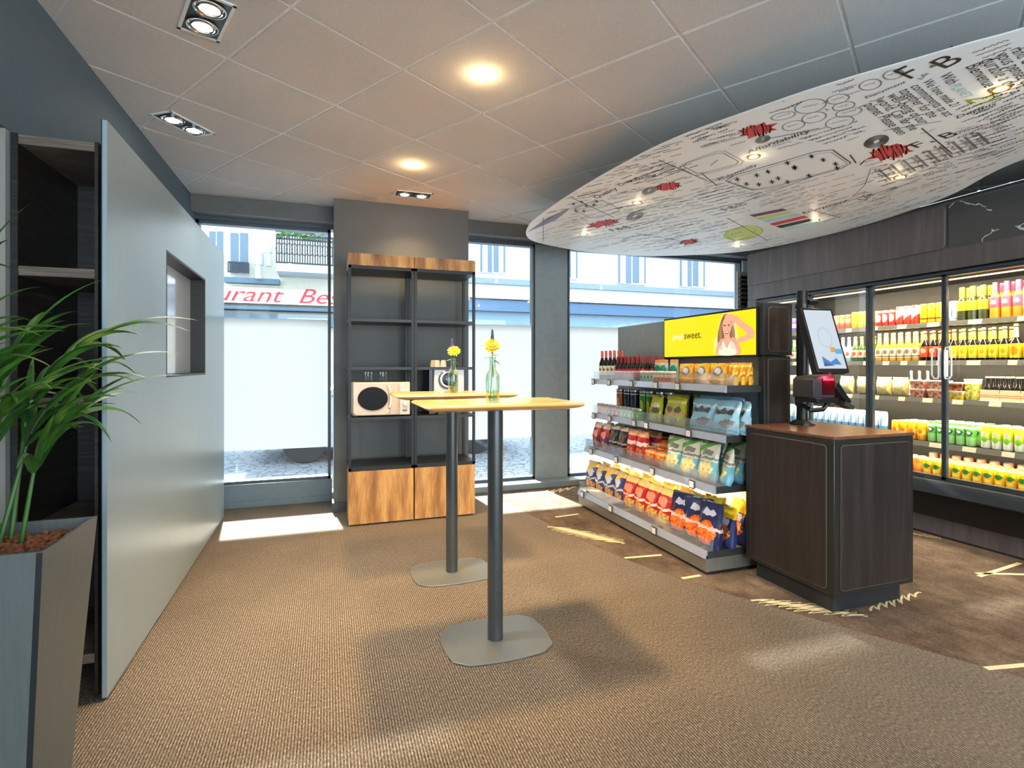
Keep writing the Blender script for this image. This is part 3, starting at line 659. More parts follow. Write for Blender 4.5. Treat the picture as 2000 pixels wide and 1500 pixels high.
MB().lathe([(.006, 0), (.006, .001)], 12, mat=Matrix.Translation((-.002, -.1938, .316)) @ RX).box(-.016, .012, -.1945, -.194, .297, .300).box(-.028, -.022, -.1945, -.194, .307, .311).box(.022, .028, -.1945, -.194, .307, .311).build('dial_icon', emit('dial_light', (210, 230, 250), 1.0), t)
MB().lathe([(.008, 0), (.008, .05)], 10, (.0, -.16, .13)).build('spout', chrome, t)
cupm = plain('cup_paper', (226, 216, 198), .7)
for i, (x, y) in enumerate(((.902, 4.60), (.958, 4.60), (.885, 4.68))):
    o = MB().lathe([(.030, 0), (.030, .005), (.022, .072), (.019, .074)], 20).build('paper_cup', cupm, loc=(x, y, 1.2975))
    tag(o, ['left front upturned paper cup on the coffee machine', 'right front upturned paper cup on the coffee machine', 'rear upturned paper cup at the left on the coffee machine'][i], 'cup', 'paper cups on the coffee machine')
# ================================================================= SNACK GONDOLA
t = thing('shop_shelving', 'grey metal shop gondola with four tiers of snacks and drinks', 'shelving', (2.55, 3.66, 0)); L = Vector((2.55, 3.66, 0)); gon = t
def G(m, L=L): m.v = [(a - L.x, b - L.y, c - L.z) for a, b, c in m.v]; return m
GY0, GY1 = 2.76, 4.56
G(MB().box(2.25, 2.89, GY0, GY1, .02, .125)).build('base', plain('gondola_base', (132, 128, 118), .35, .4), t, bevel=.002)
for yy in (GY0 + .12, GY1 - .12):
    G(MB().lathe([(.018, 0), (.018, .02)], 10, (2.33, yy, 0))).build('foot', black_plastic, t)
G(MB().box(2.70, 2.74, GY0 + .02, GY1 + .04, .125, 1.70)).build('back_panel', plain('gondola_back', (112, 120, 126), .4, .2), t)
G(MB().box(2.74, 2.90, GY0 + .02, GY1 + .04, .125, 1.695)).build('spine', charcoal, t)
G(MB().box(2.69, 2.91, 3.79, 3.83, 1.16, 1.71)).build('upright', charcoal, t)
sp = G(MB().box(2.685, 2.905, GY0 - .03, GY0 + .02, .13, 1.385).box(2.675, 2.915, GY0 - .035, GY0 + .03, 1.39, 1.735)).build('end_panel', charcoal, t, bevel=.003)
G(MB().prism(rrect(.165, .285, .02, 5, 2.798, 1.562), GY0 - .043, GY0 - .035, 'y').prism(rrect(.165, .58, .02, 5, 2.798, 1.075), GY0 - .040, GY0 - .030, 'y')).build('wood_inset', dark_oak, sp)
G(MB().prism(rrect(.172, .292, .023, 5, 2.798, 1.562), GY0 - .041, GY0 - .035, 'y').prism(rrect(.172, .587, .023, 5, 2.798, 1.075), GY0 - .037, GY0 - .030, 'y')).build('inset_rim', plain('inset_rim', (120, 108, 90), .35, .4), sp)
strip_m = plain('price_rail', (170, 178, 198), .3, .3, var=.03); tag_m = plain('tag_holder', (60, 64, 68), .4); tagw = plain('tag_paper', (236, 236, 232), .6)
shelf_m = plain('gondola_shelf', (66, 66, 66), .4, .3)
SH = [(2.25, .125, .150), (2.315, .528, .553), (2.395, .848, .873), (2.400, 1.170, 1.195)]
for i, (xf, z0, z1) in enumerate(SH):
    s = G(MB().box(xf + .012, 2.70, GY0 + (.0 if i else 0), GY1, z0, z1).box(xf + .012, 2.70, GY0 - .002, GY0 + .004, z0 - .02, z1)).build('shelf', shelf_m, t)
    m = MB(); yA, yB = GY0, GY1
    m.prism([(xf + .012, z0 - .022), (xf + .014, z1), (xf + .004, z1 + .002), (xf - .012, z0 - .018)], yA, yB, 'y'); G(m).build('price_rail', strip_m, s)
    m = MB(); m.box(xf + .010, xf + .013, yA, yB, z1, z1 + .078); k = yA
    while k <= yB: m.box(xf + .012, xf + .10, k, k + .0025, z1, z1 + .07); k += .30
    G(m).build('acrylic_guard', acrylic, s)
    for yy in [[3.30, 3.93, 4.45], [2.96, 3.42, 3.95, 4.40], [3.10, 3.62, 3.80, 4.20, 4.50], [3.23, 3.50, 3.85, 4.22, 4.52]][i]:
        G(MB().box(xf - .020, xf - .012, yy - .028, yy + .028, z0 - .026, z1 + .006)).build('tag_holder', tag_m, s)
        G(MB().box(xf - .0215, xf - .020, yy - .022, yy + .022, z0 - .018, z1 - .002)).build('price_tag', tagw, s)
# shelf lamps under the tiers (their own LED bars)
ledm = emit('led_warm', (255, 226, 170), 6)
for (xx, zz, yy0, yy1, pw) in ((2.56, .520, 2.95, 4.35, 13), ):
    lb = G(MB().box(xx - .01, xx + .01, yy0, yy1, zz - .008, zz)).build('led_bar', ledm, t)
    lo = light('shelf_light', 'AREA', (xx, (yy0 + yy1) / 2, zz - .012), pw, (1, .86, .62), target=(xx - .12, (yy0 + yy1) / 2, 0), shape='RECTANGLE', size=1.3, size_y=.03)
    lo.rotation_euler = (0, math.radians(-12), 0); lo.data.size = .03; lo.data.size_y = yy1 - yy0
# advertising screen on the header
t = thing('advertising_screen', 'bright yellow backlit advert of a laughing woman above the top snack shelf', 'screen', (2.69, 3.27, 1.545)); L2 = t.location.copy()
def A(m): m.v = [(a - L2.x, b - L2.y, c - L2.z) for a, b, c in m.v]; return m
sy0, sy1, sz0, sz1 = 2.775, 3.775, 1.395, 1.698
A(MB().box(2.66, 2.699, sy0 - .012, sy1 + .012, sz0 - .012, sz1 + .014)).build('casing', black_plastic, t, bevel=.002)
A(MB().box(2.657, 2.66, sy0, sy1, sz0, sz1)).build('lit_panel', emit('ad_yellow', (255, 232, 0), .47), t)
# picture layers : local (a=right in picture => -y, b=up)
def Mp(off): return Matrix(((0, 0, -1, 2.657 - off), (-1, 0, 0, sy1), (0, 1, 0, sz0), (0, 0, 0, 1)))
def blob(m, pts, off, mi): 
    n = len(pts); P = []
    for i in range(n):   # closed Catmull-Rom
        p0, p1, p2, p3 = [Vector(pts[(i + k - 1) % n]) for k in range(4)]
        for s in range(4):
            u = s / 4; P.append(.5 * ((2 * p1) + (p2 - p0) * u + (2 * p0 - 5 * p1 + 4 * p2 - p3) * u * u + (-p0 + 3 * p1 - 3 * p2 + p3) * u ** 3))
    m.add([(p.x, p.y, 0) for p in P], [tuple(range(len(P)))], mi, False, Mp(off))
m = MB()
blob(m, [(.62, .01), (.60, .10), (.64, .16), (.66, .24), (.71, .295), (.78, .29), (.82, .22), (.84, .12), (.86, .01), (.74, .005)], .0006, 0)      # pale glow/hair mass
blob(m, [(.665, .02), (.64, .11), (.655, .20), (.70, .285), (.76, .285), (.80, .21), (.815, .10), (.80, .02)], .0010, 1)                       # hair
blob(m, [(.64, .005), (.635, .07), (.665, .11), (.70, .12), (.73, .10), (.77, .12), (.82, .12), (.86, .06), (.86, .005)], .0014, 2)            # shoulders/skin
blob(m, [(.66, .005), (.665, .06), (.70, .10), (.735, .05), (.775, .10), (.815, .07), (.82, .005)], .0018, 3)                               # pale blouse
blob(m, [(.715, .10), (.715, .15), (.76, .15), (.76, .10)], .0020, 2)                                                                       # neck
blob(m, [(.695, .19), (.70, .245), (.735, .272), (.772, .25), (.778, .19), (.76, .145), (.735, .128), (.710, .145)], .0024, 2)                 # face
blob(m, [(.775, .215), (.79, .245), (.83, .275), (.875, .235), (.985, .165), (.985, .115), (.955, .105), (.86, .085), (.845, .115), (.93, .140), (.86, .19), (.82, .225), (.79, .20)], .0028, 2)  # raised arm
blob(m, [(.715, .272), (.74, .292), (.79, .285), (.82, .262), (.815, .240), (.77, .240), (.735, .250)], .0030, 2)                              # hand at brow
for c, ww in (((.716, .212), .013), ((.756, .212), .013)): blob(m, [(c[0] - ww, c[1]), (c[0], c[1] + .005), (c[0] + ww, c[1]), (c[0], c[1] - .005)], .0032, 4)
blob(m, [(.712, .172), (.735, .166), (.760, .172), (.752, .155), (.735, .150), (.719, .156)], .0032, 5)
blob(m, [(.717, .169), (.735, .165), (.755, .169), (.748, .160), (.735, .158), (.722, .161)], .0034, 3)
for k in range(5): strip(m, [(.775 + .008 * k, .24 - .01 * k), (.79 + .008 * k, .16), (.785 + .01 * k, .04)], .003, Mp(.0036), 6)
for k in range(4): strip(m, [(.69 - .008 * k, .24 - .01 * k), (.68 - .006 * k, .16), (.69 - .006 * k, .04)], .003, Mp(.0036), 6)
A(m).build('picture', [emit('ad_glow', (255, 240, 150), .46), emit('ad_hair', (150, 100, 70), .45), emit('ad_skin', (246, 180, 146), .45), emit('ad_blouse', (250, 244, 220), .46), emit('ad_dark', (80, 50, 60), .4), emit('ad_lip', (196, 70, 80), .4), emit('ad_hairlight', (206, 160, 116), .45)], t)
m = MB(); text_mesh(m, 'sweet.', Mp(.001) @ Matrix.Translation((.258, .138, 0)), .080, 0, bold=.0006)
A(m).build('lettering', [emit('ad_ink', (40, 42, 30), .3)], t)
m = MB(); r = random.Random(4)
for k in range(9): strip(m, [(.11 + k * .016, .140 + r.uniform(-.01, .008)), (.118 + k * .016, .172 + r.uniform(-.008, .01))], .010, Mp(.001), 0)
A(m).build('faded_word', [emit('ad_pale', (236, 238, 200), .47)], t)

# ---------------------------------------------------------------- products
used = set()
def place(proto, x, y, z, label, group, rz=0, rx=0, ry=0, sc=None):
    if proto.name in used or True:
        if proto.get('placed'): o = copy_tree(proto)
        else: o = proto; o['placed'] = 1
    o.location = (x, y, z); o.rotation_euler = (rx, ry, rz)
    if sc: o.scale = sc
    o['label'] = label; o['group'] = group
    return o
def can(name, cat, h, r, mat, lid=alu):
    o = MB().lathe([(r * .82, 0), (r * .97, h * .03), (r, h * .06), (r, h * .92), (r * .84, h * .985)], 18).build(name, mat); tag(o, 'x', cat)
    MB().lathe([(r * .84, h * .985), (r * .86, h), (r * .80, h), (r * .78, h * .985), (.001, h * .985)], 18, caps=False).build('lid', lid, o)
    return o
def tin(name, cat, h, r, mat, lid):
    o = MB().lathe([(r, 0), (r, h)], 20).build(name, mat); tag(o, 'x', cat)
    MB().lathe([(r * 1.03, h - .006), (r * 1.03, h + .008), (r * .98, h + .010)], 20).build('lid', lid, o); return o
def bottle(name, cat, h, r, glassm, labm, capm, neck=.36, lab=(.12, .52), neckr=.36, collar=None, capl=.12, caplen_r=1.15):
    sh = 1 - neck; prof = [(r * .85, 0), (r, h * .02), (r, h * (sh - .12)), (r * .92, h * (sh - .05)), (r * (neckr + .16), h * (sh + .06)), (r * neckr, h * (sh + .14)), (r * neckr, h * .985), (r * neckr * 1.1, h)]
    o = MB().lathe(prof, 18).build(name, glassm); tag(o, 'x', cat)
    MB().lathe([(r * 1.015, h * lab[0]), (r * 1.015, h * lab[1])], 18, caps=False).build('label', labm, o)
    MB().lathe([(r * neckr * caplen_r, h * (1 - capl)), (r * neckr * caplen_r, h * 1.0), (r * neckr, h * 1.012)], 14).build('cap', capm, o)
    if collar:
        MB().lathe([(r * neckr * 1.3, h * (sh + .10)), (r * neckr * 1.06, h * (1 - capl - .04))], 14, caps=False).build('neck_label', collar, o)
    return o
def bag(name, w, h, th, mat, seed=0, pillow=False, seal=None):
    r = random.Random(seed); nu, nv = 20, 14; vs = []
    for j in range(nv + 1):
        v = j / nv
        if pillow: tt = th * max(.03, math.sin(PI * v)) ** .75
        else: tt = th * (max(.04, (1 - v)) ** .55) * (min(1, .75 + v * 2))
        ww = w * (1 - .07 * math.sin(PI * v)) * (1 + (.02 if v > .9 else 0))
        for i in range(nu):
            a = 2 * PI * i / nu; ca, sa = math.cos(a), math.sin(a)
            y = ww / 2 * math.copysign(abs(ca) ** .6, ca); x = tt / 2 * math.copysign(abs(sa) ** .9, sa)
            x += .010 * math.sin(v * 7 + i * 1.7 + seed) * (1 if .1 < v < .92 else .3) * r.uniform(.4, 1); z = v * h + (.008 * math.cos(i * .63 + seed) if v > .95 else 0) + (.004 * math.sin(i * 2) if 0 < v < 1 else 0)
            vs.append((x, y, z))
    m = MB(); m.add(vs, [(j * nu + i, j * nu + (i + 1) % nu, (j + 1) * nu + (i + 1) % nu, (j + 1) * nu + i) for j in range(nv) for i in range(nu)], 0, True)
    m.add(vs[:nu], [tuple(range(nu))[::-1]]); m.add(vs[-nu:], [tuple(range(nu))])
    o = m.build(name, mat); tag(o, 'x', 'bag')
    n = 12; sv = []
    for i in range(n + 1):
        y = -w / 2 + w * i / n; x = .003 * math.sin(i * 1.9 + seed)
        sv += [(x - .0015, y, h * .965), (x + .0015, y, h * .965), (x + .001, y, h * 1.02 + .003 * (i % 2)), (x - .001, y, h * 1.02 + .003 * (i % 2))]
    fs = []
    for i in range(n):
        b = 4 * i
        for k in range(4): fs.append((b + k, b + (k + 1) % 4, b + 4 + (k + 1) % 4, b + 4 + k))
    MB().add(sv, fs).build('top_seal', seal or mat, o)
    return o
dark_glass = plain('dark_bottle', (26, 22, 20), .12, var=.02); wine_glass = plain('wine_bottle', (22, 26, 22), .1, var=.02)
red_cap = plain('cap_red', (138, 20, 38), .35); coral_cap = plain('cap_coral', (206, 92, 84), .35); wht_cap = plain('cap_white', (238, 238, 236), .4)
gold_cap = plain('cap_gold', (232, 190, 60), .35); pink_cap = plain('cap_pink', (232, 66, 100), .35); silver_cap = plain('cap_silver', (200, 200, 196), .3, .6)
# ---- top tier (z .1.196)
Z4 = 1.196
p = bottle('wine_bottle', 'bottle', .265, .029, wine_glass, pack('wine_label', (236, 228, 212), [('ell', .5, .6, .3, .14, (120, 96, 80)), ('band', .15, .2, (90, 70, 60))]), coral_cap, .36, (.16, .48), .36, None, .24)
for k, y in enumerate((4.50, 4.425, 4.35, 4.275)): place(p, 2.47, y, Z4, 'tall dark wine bottle with cream label, %s from the left on the top tier' % ordn(k), 'tall wine bottles on the top tier')
for k, y in enumerate((4.50, 4.425, 4.35, 4.275)): place(p, 2.56, y, Z4, 'tall dark wine bottle, %s from the left in the row behind the front ones' % ordn(k), 'tall wine bottles on the top tier, behind')
p = bottle('small_wine_bottle', 'bottle', .205, .0265, wine_glass, pack('red_label', (176, 24, 56), [('band', .55, .75, (226, 200, 200))]), red_cap, .38, (.14, .50), .38, None, .28)
for row in range(3):
    for k in range(7):
        place(p, 2.465 + row * .075, 4.205 - k * .066 - row * .02, Z4, 'small red-labelled wine bottle, %s from left in %s row, top tier' % (ordn(k), ['front', 'middle', 'back'][row]), 'small red-labelled wine bottles')
p1 = tin('jar', 'jar', .075, .028, pack('jar_teal', (150, 196, 184), [('band', .35, .75, (232, 238, 230)), ('ell', .5, .5, .3, .2, (72, 140, 128))]), wht_cap)
p2 = tin('jar', 'jar', .075, .028, pack('jar_orange', (226, 150, 84), [('band', .5, .8, (246, 226, 200)), ('ell', .5, .3, .3, .2, (188, 84, 40))]), wht_cap)
for k in range(9):
    o = place(p1 if k < 4 else p2, 2.44, 3.75 - k * .0475 - .0, Z4, '%s lidded jar, %s from the left in front of the small wine' % ('teal' if k < 4 else 'orange', ordn(k)), 'little jars on the top tier')
p1 = bag('snack_pouch', .10, .17, .05, pack('pouch_teal', (196, 222, 206), [('ell', .5, .5, .42, .26, (40, 146, 128)), ('band', .85, 1, (222, 150, 84))]), 3)
for k, (x, y) in enumerate(((2.60, 3.775), (2.58, 3.67), (2.60, 3.565))): place(p1, x, y, Z4, '%s teal snack pouch from the left behind the jars on top tier' % ordn(k), 'teal pouches')
yb = pack('yellow_pack', (246, 186, 40), [('ell', .5, .62, .22, .24, (120, 128, 140)), ('ell', .5, .62, .14, .14, (214, 218, 222)), ('band', 0, .22, (238, 150, 30)), ('wband', .22, .28, (255, 226, 110))], .35)
p = bag('yellow_snack_pack', .165, .135, .07, yb, 5)
for k, y in enumerate((3.27, 3.10, 2.93)): place(p, 2.50, y, Z4, 'yellow snack pack with round grey badge, %s from the left on the top tier' % ordn(k), 'yellow packs on the top tier')
yb2 = pack('yellow_pack_side', (240, 176, 36), [('wband', .35, .5, (206, 120, 30)), ('band', .80, .9, (255, 222, 100)), ('diag', .5, .62, (255, 214, 80), .4)], .35)
p = bag('yellow_snack_pack', .06, .14, .05, yb2, 8)
for row in range(3):
    for k in range(4): place(p, 2.46 + row * .075, 2.80 - k * .0, Z4, '', '') if False else None
q = 0
for k, (x, y) in enumerate(((2.56, 2.845), (2.56, 2.80), (2.62, 2.85), (2.62, 2.80), (2.50, 2.80), (2.60, 2.90))):
    place(p, x, y, Z4, 'slim yellow snack pack, %s in the bunch at the top tier right end' % ordn(k), 'slim yellow packs'); q += 1
for k in range(4): place(yb and p, 2.64, 3.25 - k * .09, Z4, 'slim yellow pack behind the badge packs, %s from the left' % ordn(k), 'slim yellow packs behind')
# ---- third tier z .874
Z3 = .874
def tinrow(col, acc, n, y0, word, start):
    p = tin('snack_tin', 'tin', .085, .030, pack('tin_' + word, col, [('band', .62, .66, (255, 255, 255)), ('ell', .5, .35, .3, .25, acc)]), silver_cap)
    for k in range(n): place(p, 2.445, y0 - k * .066, Z3, 'short %s snack tin, %s from the left in front of the tall tins' % (word, ordn(k)), 'short snack tins')
tinrow((222, 116, 40), (246, 220, 180), 3, 4.49, 'orange', 0); tinrow((206, 34, 40), (250, 210, 200), 3, 4.285, 'red', 3); tinrow((86, 176, 58), (220, 240, 190), 5, 4.08, 'green', 6)
def tall(col, acc, ys, word, x=2.57):
    p = tin('snack_tube', 'tin', .225, .038, pack('tube_' + word, col, [('ell', .5, .45, .32, .24, acc), ('band', .86, .9, (240, 240, 240))]), silver_cap)
    for k, y in enumerate(ys): place(p, x, y, Z3, 'tall %s crisp tube, %s from the left behind the short tins' % (word, ordn(k)), 'tall crisp tubes')
tall((206, 104, 36), (240, 190, 120), (4.33,), 'orange'); tall((34, 36, 42), (70, 78, 88), (4.20, 4.09), 'black'); tall((64, 164, 50), (232, 214, 60), (3.94, 3.84, 3.70), 'green'); tall((40, 44, 60), (90, 96, 120), (3.62,), 'navy', 2.60)
ys = pack('bag_yellow', (206, 202, 32), [('band', .74, .84, (236, 232, 120)), ('ell', .32, .52, .16, .11, (112, 100, 92)), ('ell', .68, .52, .16, .11, (112, 100, 92)), ('wband', .33, .38, (226, 150, 160)), ('food', .5, .18, .42, .14, (150, 132, 60), (230, 226, 140))])
ym = pack('bag_yellow_small', (214, 208, 48), [('ell', .5, .62, .34, .10, (238, 238, 190)), ('ell', .5, .44, .34, .10, (110, 98, 90)), ('food', .5, .16, .42, .12, (150, 132, 60), (230, 226, 140))])
p = bag('yellow_snack_bag', .155, .21, .06, ym, 1); place(p, 2.47, 3.635, Z3, 'narrow yellow-green snack bag beside the green tins', 'yellow snack bags', ry=.14)
p = bag('yellow_snack_bag', .25, .215, .07, ys, 2); place(p, 2.48, 3.40, Z3, 'wide yellow-green snack bag, front one on the third tier', 'yellow snack bags', ry=.14)
place(p, 2.58, 3.50, Z3 + .0, 'wide yellow-green snack bag, behind the front yellow ones', 'yellow snack bags', ry=.10, sc=(1, 1, 1.03)); place(p, 2.62, 3.28, Z3, 'wide yellow-green snack bag, rearmost and rightmost', 'yellow snack bags', ry=.08, sc=(1, .8, 1.03))
bl = pack('bag_blue', (158, 206, 224), [('wband', .74, .80, (216, 236, 240)), ('ell', .28, .62, .16, .09, (70, 74, 80)), ('ell', .55, .64, .14, .09, (92, 96, 100)), ('ell', .78, .62, .12, .08, (70, 74, 80)), ('ell', .4, .28, .26, .13, (132, 128, 128)), ('wband', .05, .11, (110, 168, 200))], wrinkle=.2)
p = bag('blue_snack_bag', .245, .215, .08, bl, 4)
for k, (x, y, sc) in enumerate(((2.48, 3.085, 1), (2.49, 2.87, 1), (2.60, 3.16, 1.05), (2.60, 2.96, 1.06), (2.56, 2.80, .98))):
    place(p, x, y, Z3, 'pale blue snack bag, %s on the third tier' % ['left front one', 'right front one', 'left rear one', 'right rear one', 'one nearest the checkout'][k], 'pale blue snack bags', ry=.16 if k < 2 else .1, rz=(0, .1, 0, 0, -.25)[k], sc=(1, (1, .9, 1, 1, .7)[k], sc))
# ---- second tier z .554
Z2 = .554
rp = pack('bag_redpurple', (196, 62, 60), [('band', .8, 1, (238, 206, 170)), ('diag', .2, .45, (92, 60, 110), -.5), ('ell', .5, .55, .3, .14, (250, 150, 130)), ('food', .5, .2, .36, .14, (150, 30, 30), (250, 190, 120))], .3, wrinkle=.25)
bk = pack('bag_black', (48, 42, 42), [('band', .86, 1, (224, 206, 180)), ('ell', .5, .6, .34, .2, (96, 84, 76)), ('wband', .38, .42, (200, 190, 180)), ('wband', .28, .31, (180, 170, 160)), ('food', .5, .16, .36, .1, (80, 40, 30), (190, 120, 70))], .3, wrinkle=.2)
rd = pack('bag_red', (196, 44, 48), [('band', .8, 1, (244, 184, 130)), ('wband', .5, .62, (240, 220, 210)), ('food', .5, .24, .36, .16, (150, 20, 20), (250, 130, 60))], .3, wrinkle=.25)
orr = pack('bag_orange', (234, 108, 28), [('wband', .62, .72, (250, 190, 110)), ('food', .5, .36, .36, .22, (160, 50, 10), (250, 160, 50)), ('diag', .86, .96, (90, 60, 50), .1)], .3, wrinkle=.3)
i = 0
for mt, nm, yl in ((rp, 'red and purple', (4.44, 4.29)), (bk, 'black', (4.135, 3.985)), (rd, 'red', (3.84, 3.70))):
    p = bag('crisp_bag', .135, .235, .07, mt, 10 + i, True)
    for k, y in enumerate(yl):
        place(p, 2.385, y, Z2, '%s crisp bag, %s of two side by side on the second tier' % (nm, ('left', 'right')[k]), 'crisp bags on the second tier', ry=.10)
        place(p, 2.50, y - .03, Z2 + .0, '%s crisp bag behind the %s front one, second tier' % (nm, ('left', 'right')[k]), 'rear crisp bags on the second tier', ry=.05, sc=(1, 1, .98))
    i += 1
p = bag('orange_snack_bag', .13, .135, .06, orr, 20, True)
for k, (x, y, z) in enumerate(((2.385, 3.575, Z2), (2.385, 3.44, Z2), (2.50, 3.60, Z2 + .0), (2.50, 3.47, Z2), (2.60, 3.55, Z2), (2.60, 3.42, Z2))):
    place(p, x, y, z, 'orange snack bag, %s of the orange cluster' % ['left front one', 'right front one', 'left middle one', 'right middle one', 'left back one', 'right back one'][k], 'orange snack bags', ry=.12, sc=(1, 1, (1, 1, 1.5, 1.5, 1.6, 1.6)[k]))
wg = pack('bag_white_green', (222, 222, 200), [('band', .0, .5, (120, 184, 200)), ('diag', 1.0, 1.14, (96, 168, 70), .3), ('ell', .5, .72, .3, .08, (130, 128, 120)), ('wband', .54, .60, (126, 130, 130)), ('food', .5, .27, .34, .22, (216, 182, 60), (248, 232, 170)), ('band', 0, .06, (90, 160, 190))], .35, wrinkle=.25)
p = bag('crisp_bag', .185, .245, .08, wg, 30)
for k, (x, y, rz, sc) in enumerate(((2.40, 3.30, 0, 1), (2.40, 3.12, .05, 1), (2.405, 2.94, -.05, 1.03), (2.46, 2.83, -.5, .95), (2.56, 3.06, 0, 1.1), (2.56, 2.86, -.2, 1.08), (2.55, 3.24, 0, 1.05))):
    place(p, x, y, Z2, 'white and blue crisp bag with green corner, %s, second tier' % ['left front one', 'middle front one', 'right front one', 'turned one at right end', 'middle rear one', 'right rear one', 'left rear one'][k], 'white and blue crisp bags', ry=.14, rz=rz, sc=(1, 1, sc))
# ---- bottom tier z .151
Z1 = .151
bo = pack('bag_blue_orange', (70, 84, 140), [('band', .82, 1, (244, 206, 160)), ('ell', .5, .62, .3, .12, (228, 226, 236)), ('wband', .40, .46, (230, 220, 220)), ('food', .5, .2, .36, .16, (206, 92, 30), (250, 200, 110)), ('diag', .9, 1.05, (250, 206, 70), .3)], .28, wrinkle=.3)
ro = pack('bag_red_orange', (206, 48, 40), [('band', .80, 1, (250, 214, 130)), ('ell', .5, .62, .32, .13, (240, 150, 120)), ('wband', .40, .46, (250, 226, 210)), ('food', .5, .2, .38, .16, (220, 110, 30), (252, 220, 120))], .28, wrinkle=.3)
nv = pack('bag_navy', (38, 46, 84), [('ell', .48, .77, .24, .075, (190, 192, 220)), ('food', .52, .32, .36, .26, (196, 50, 26), (250, 130, 50)), ('wband', .38, .46, (236, 190, 180))], .28, wrinkle=.2)
yt = pack('bag_yellow_top', (60, 66, 120), [('band', .70, 1, (250, 206, 40)), ('ell', .5, .6, .3, .10, (222, 220, 240)), ('food', .5, .3, .34, .22, (206, 60, 30), (250, 150, 60))], .28, wrinkle=.25)
py = pack('bag_pale_yellow', (250, 226, 140), [('wband', .6, .8, (244, 190, 80)), ('diag', .5, .7, (255, 246, 210), .4), ('food', .5, .3, .36, .22, (226, 140, 40), (255, 236, 170))], .3, wrinkle=.3)
p = bag('crisp_bag', .165, .27, .10, bo, 40, True)
for k, y in enumerate((4.47, 4.30, 4.13, 3.97)): place(p, 2.345, y, Z1, 'blue and orange crisp bag, %s from the left on the bottom tier' % ordn(k), 'blue and orange crisp bags', ry=.14, rz=(.2, 0, .1, -.1)[k])
p = bag('crisp_bag', .165, .265, .10, ro, 41, True)
for k, y in enumerate((3.80, 3.64, 3.48, 3.325)): place(p, 2.345, y, Z1, 'red crisp bag with pale top, %s from the left on the bottom tier' % ordn(k), 'red crisp bags on the bottom tier', ry=.14, rz=(.1, -.05, .05, 0)[k])
p = bag('crisp_bag', .20, .275, .10, nv, 42)
for k, (x, y, rz) in enumerate(((2.345, 3.14, .15), (2.355, 2.975, .5), (2.33, 2.835, .05))): place(p, x, y, Z1, 'large navy crisp bag with red crisps, %s of three at the front' % ['left', 'middle', 'right'][k], 'large navy crisp bags', ry=.12, rz=rz, sc=(1, 1, (1, 1, 1.03)[k]))
p = bag('crisp_bag', .17, .265, .09, yt, 43)
for k, (x, y, rz, s) in enumerate(((2.46, 2.95, .2, 1.08), (2.46, 2.83, -.1, .95), (2.58, 2.85, -.1, 1.05))): place(p, x, y, Z1, 'navy crisp bag with yellow top, %s behind the large navy ones' % ['left one', 'right one', 'rear one'][k], 'yellow-topped crisp bags', ry=.1, rz=rz, sc=(1, 1, s))
p = bag('crisp_bag', .16, .275, .09, py, 44, True)
r = random.Random(9)
for row in range(2):
    for k in range(9):
        place(p, 2.46 + row * .115, 4.42 - k * .165, Z1, 'pale yellow crisp bag, %s from left in %s row of the bottom tier' % (ordn(k), ('second', 'back')[row]), 'pale yellow crisp bags', ry=r.uniform(0, .15), rz=r.uniform(-.25, .25), sc=(1, 1, r.uniform(.92, 1.03)))

# ================================================================= SELF CHECKOUT
t = thing('checkout_counter', 'dark wood checkout pedestal with rounded inset panels and recessed plinth', 'counter', (2.81, 2.39, 0)); L3 = t.location.copy()
def K(m): m.v = [(a - L3.x, b - L3.y, c - L3.z) for a, b, c in m.v]; return m
kx0, kx1, ky0, ky1 = 2.511, 3.109, 2.082, 2.705
greenish = plain('kiosk_frame', (54, 54, 49), .3, .4)
K(MB().box(kx0 + .045, kx1 - .045, ky0 + .045, ky1 - .045, 0, .105)).build('plinth', charcoal, t)
K(MB().box(kx0, kx1, ky0, ky1, .105, .930)).build('body', greenish, t, bevel=.004)
K(MB().box(kx0 - .004, kx1 + .004, ky0 - .004, ky1 + .004, .931, .948)).build('countertop', top_wood, t, bevel=.002)
K(MB().prism(rrect(.535, .765, .022, 6, 2.392, .516), kx0 - .008, kx0 - .001, 'x')).build('side_panel', dark_oak, t, bevel=.002)
rim = plain('inset_rim', (120, 108, 90), .35, .4)
K(MB().prism(rrect(.541, .771, .025, 6, 2.392, .516), kx0 - .0055, kx0 - .0008, 'x')).build('panel_rim', rim, t)
K(MB().prism(rrect(.526, .771, .025, 6, 2.815, .516), ky0 - .0055, ky0 - .0008, 'y')).build('panel_rim', rim, t)
K(MB().prism(rrect(.520, .765, .022, 6, 2.815, .516), ky0 - .008, ky0 - .001, 'y')).build('front_panel', dark_oak, t, bevel=.002)
t = thing('self_checkout_terminal', 'black self-checkout pole with tilted touch screen, red-lit scanner and card reader', 'checkout terminal', (2.863, 2.60, .9485)); L4 = t.location.copy()
def Q(m): m.v = [(a - L4.x, b - L4.y, c - L4.z) for a, b, c in m.v]; return m
px, py = 2.863, 2.60
Q(MB().lathe([(.075, .9490), (.075, .956), (.045, .975), (.033, .98)], 24, (px, py, 0))).build('base_flange', black_plastic, t)
Q(MB().lathe([(.0325, .975), (.0325, 1.80)], 24, (px, py, 0))).build('pole', black_metal, t)
for z in (1.235, 1.02 + .06, 1.70): Q(MB().lathe([(.040, z - .014), (.040, z + .014)], 20, (px, py, 0))).build('clamp_ring', black_plastic, t)
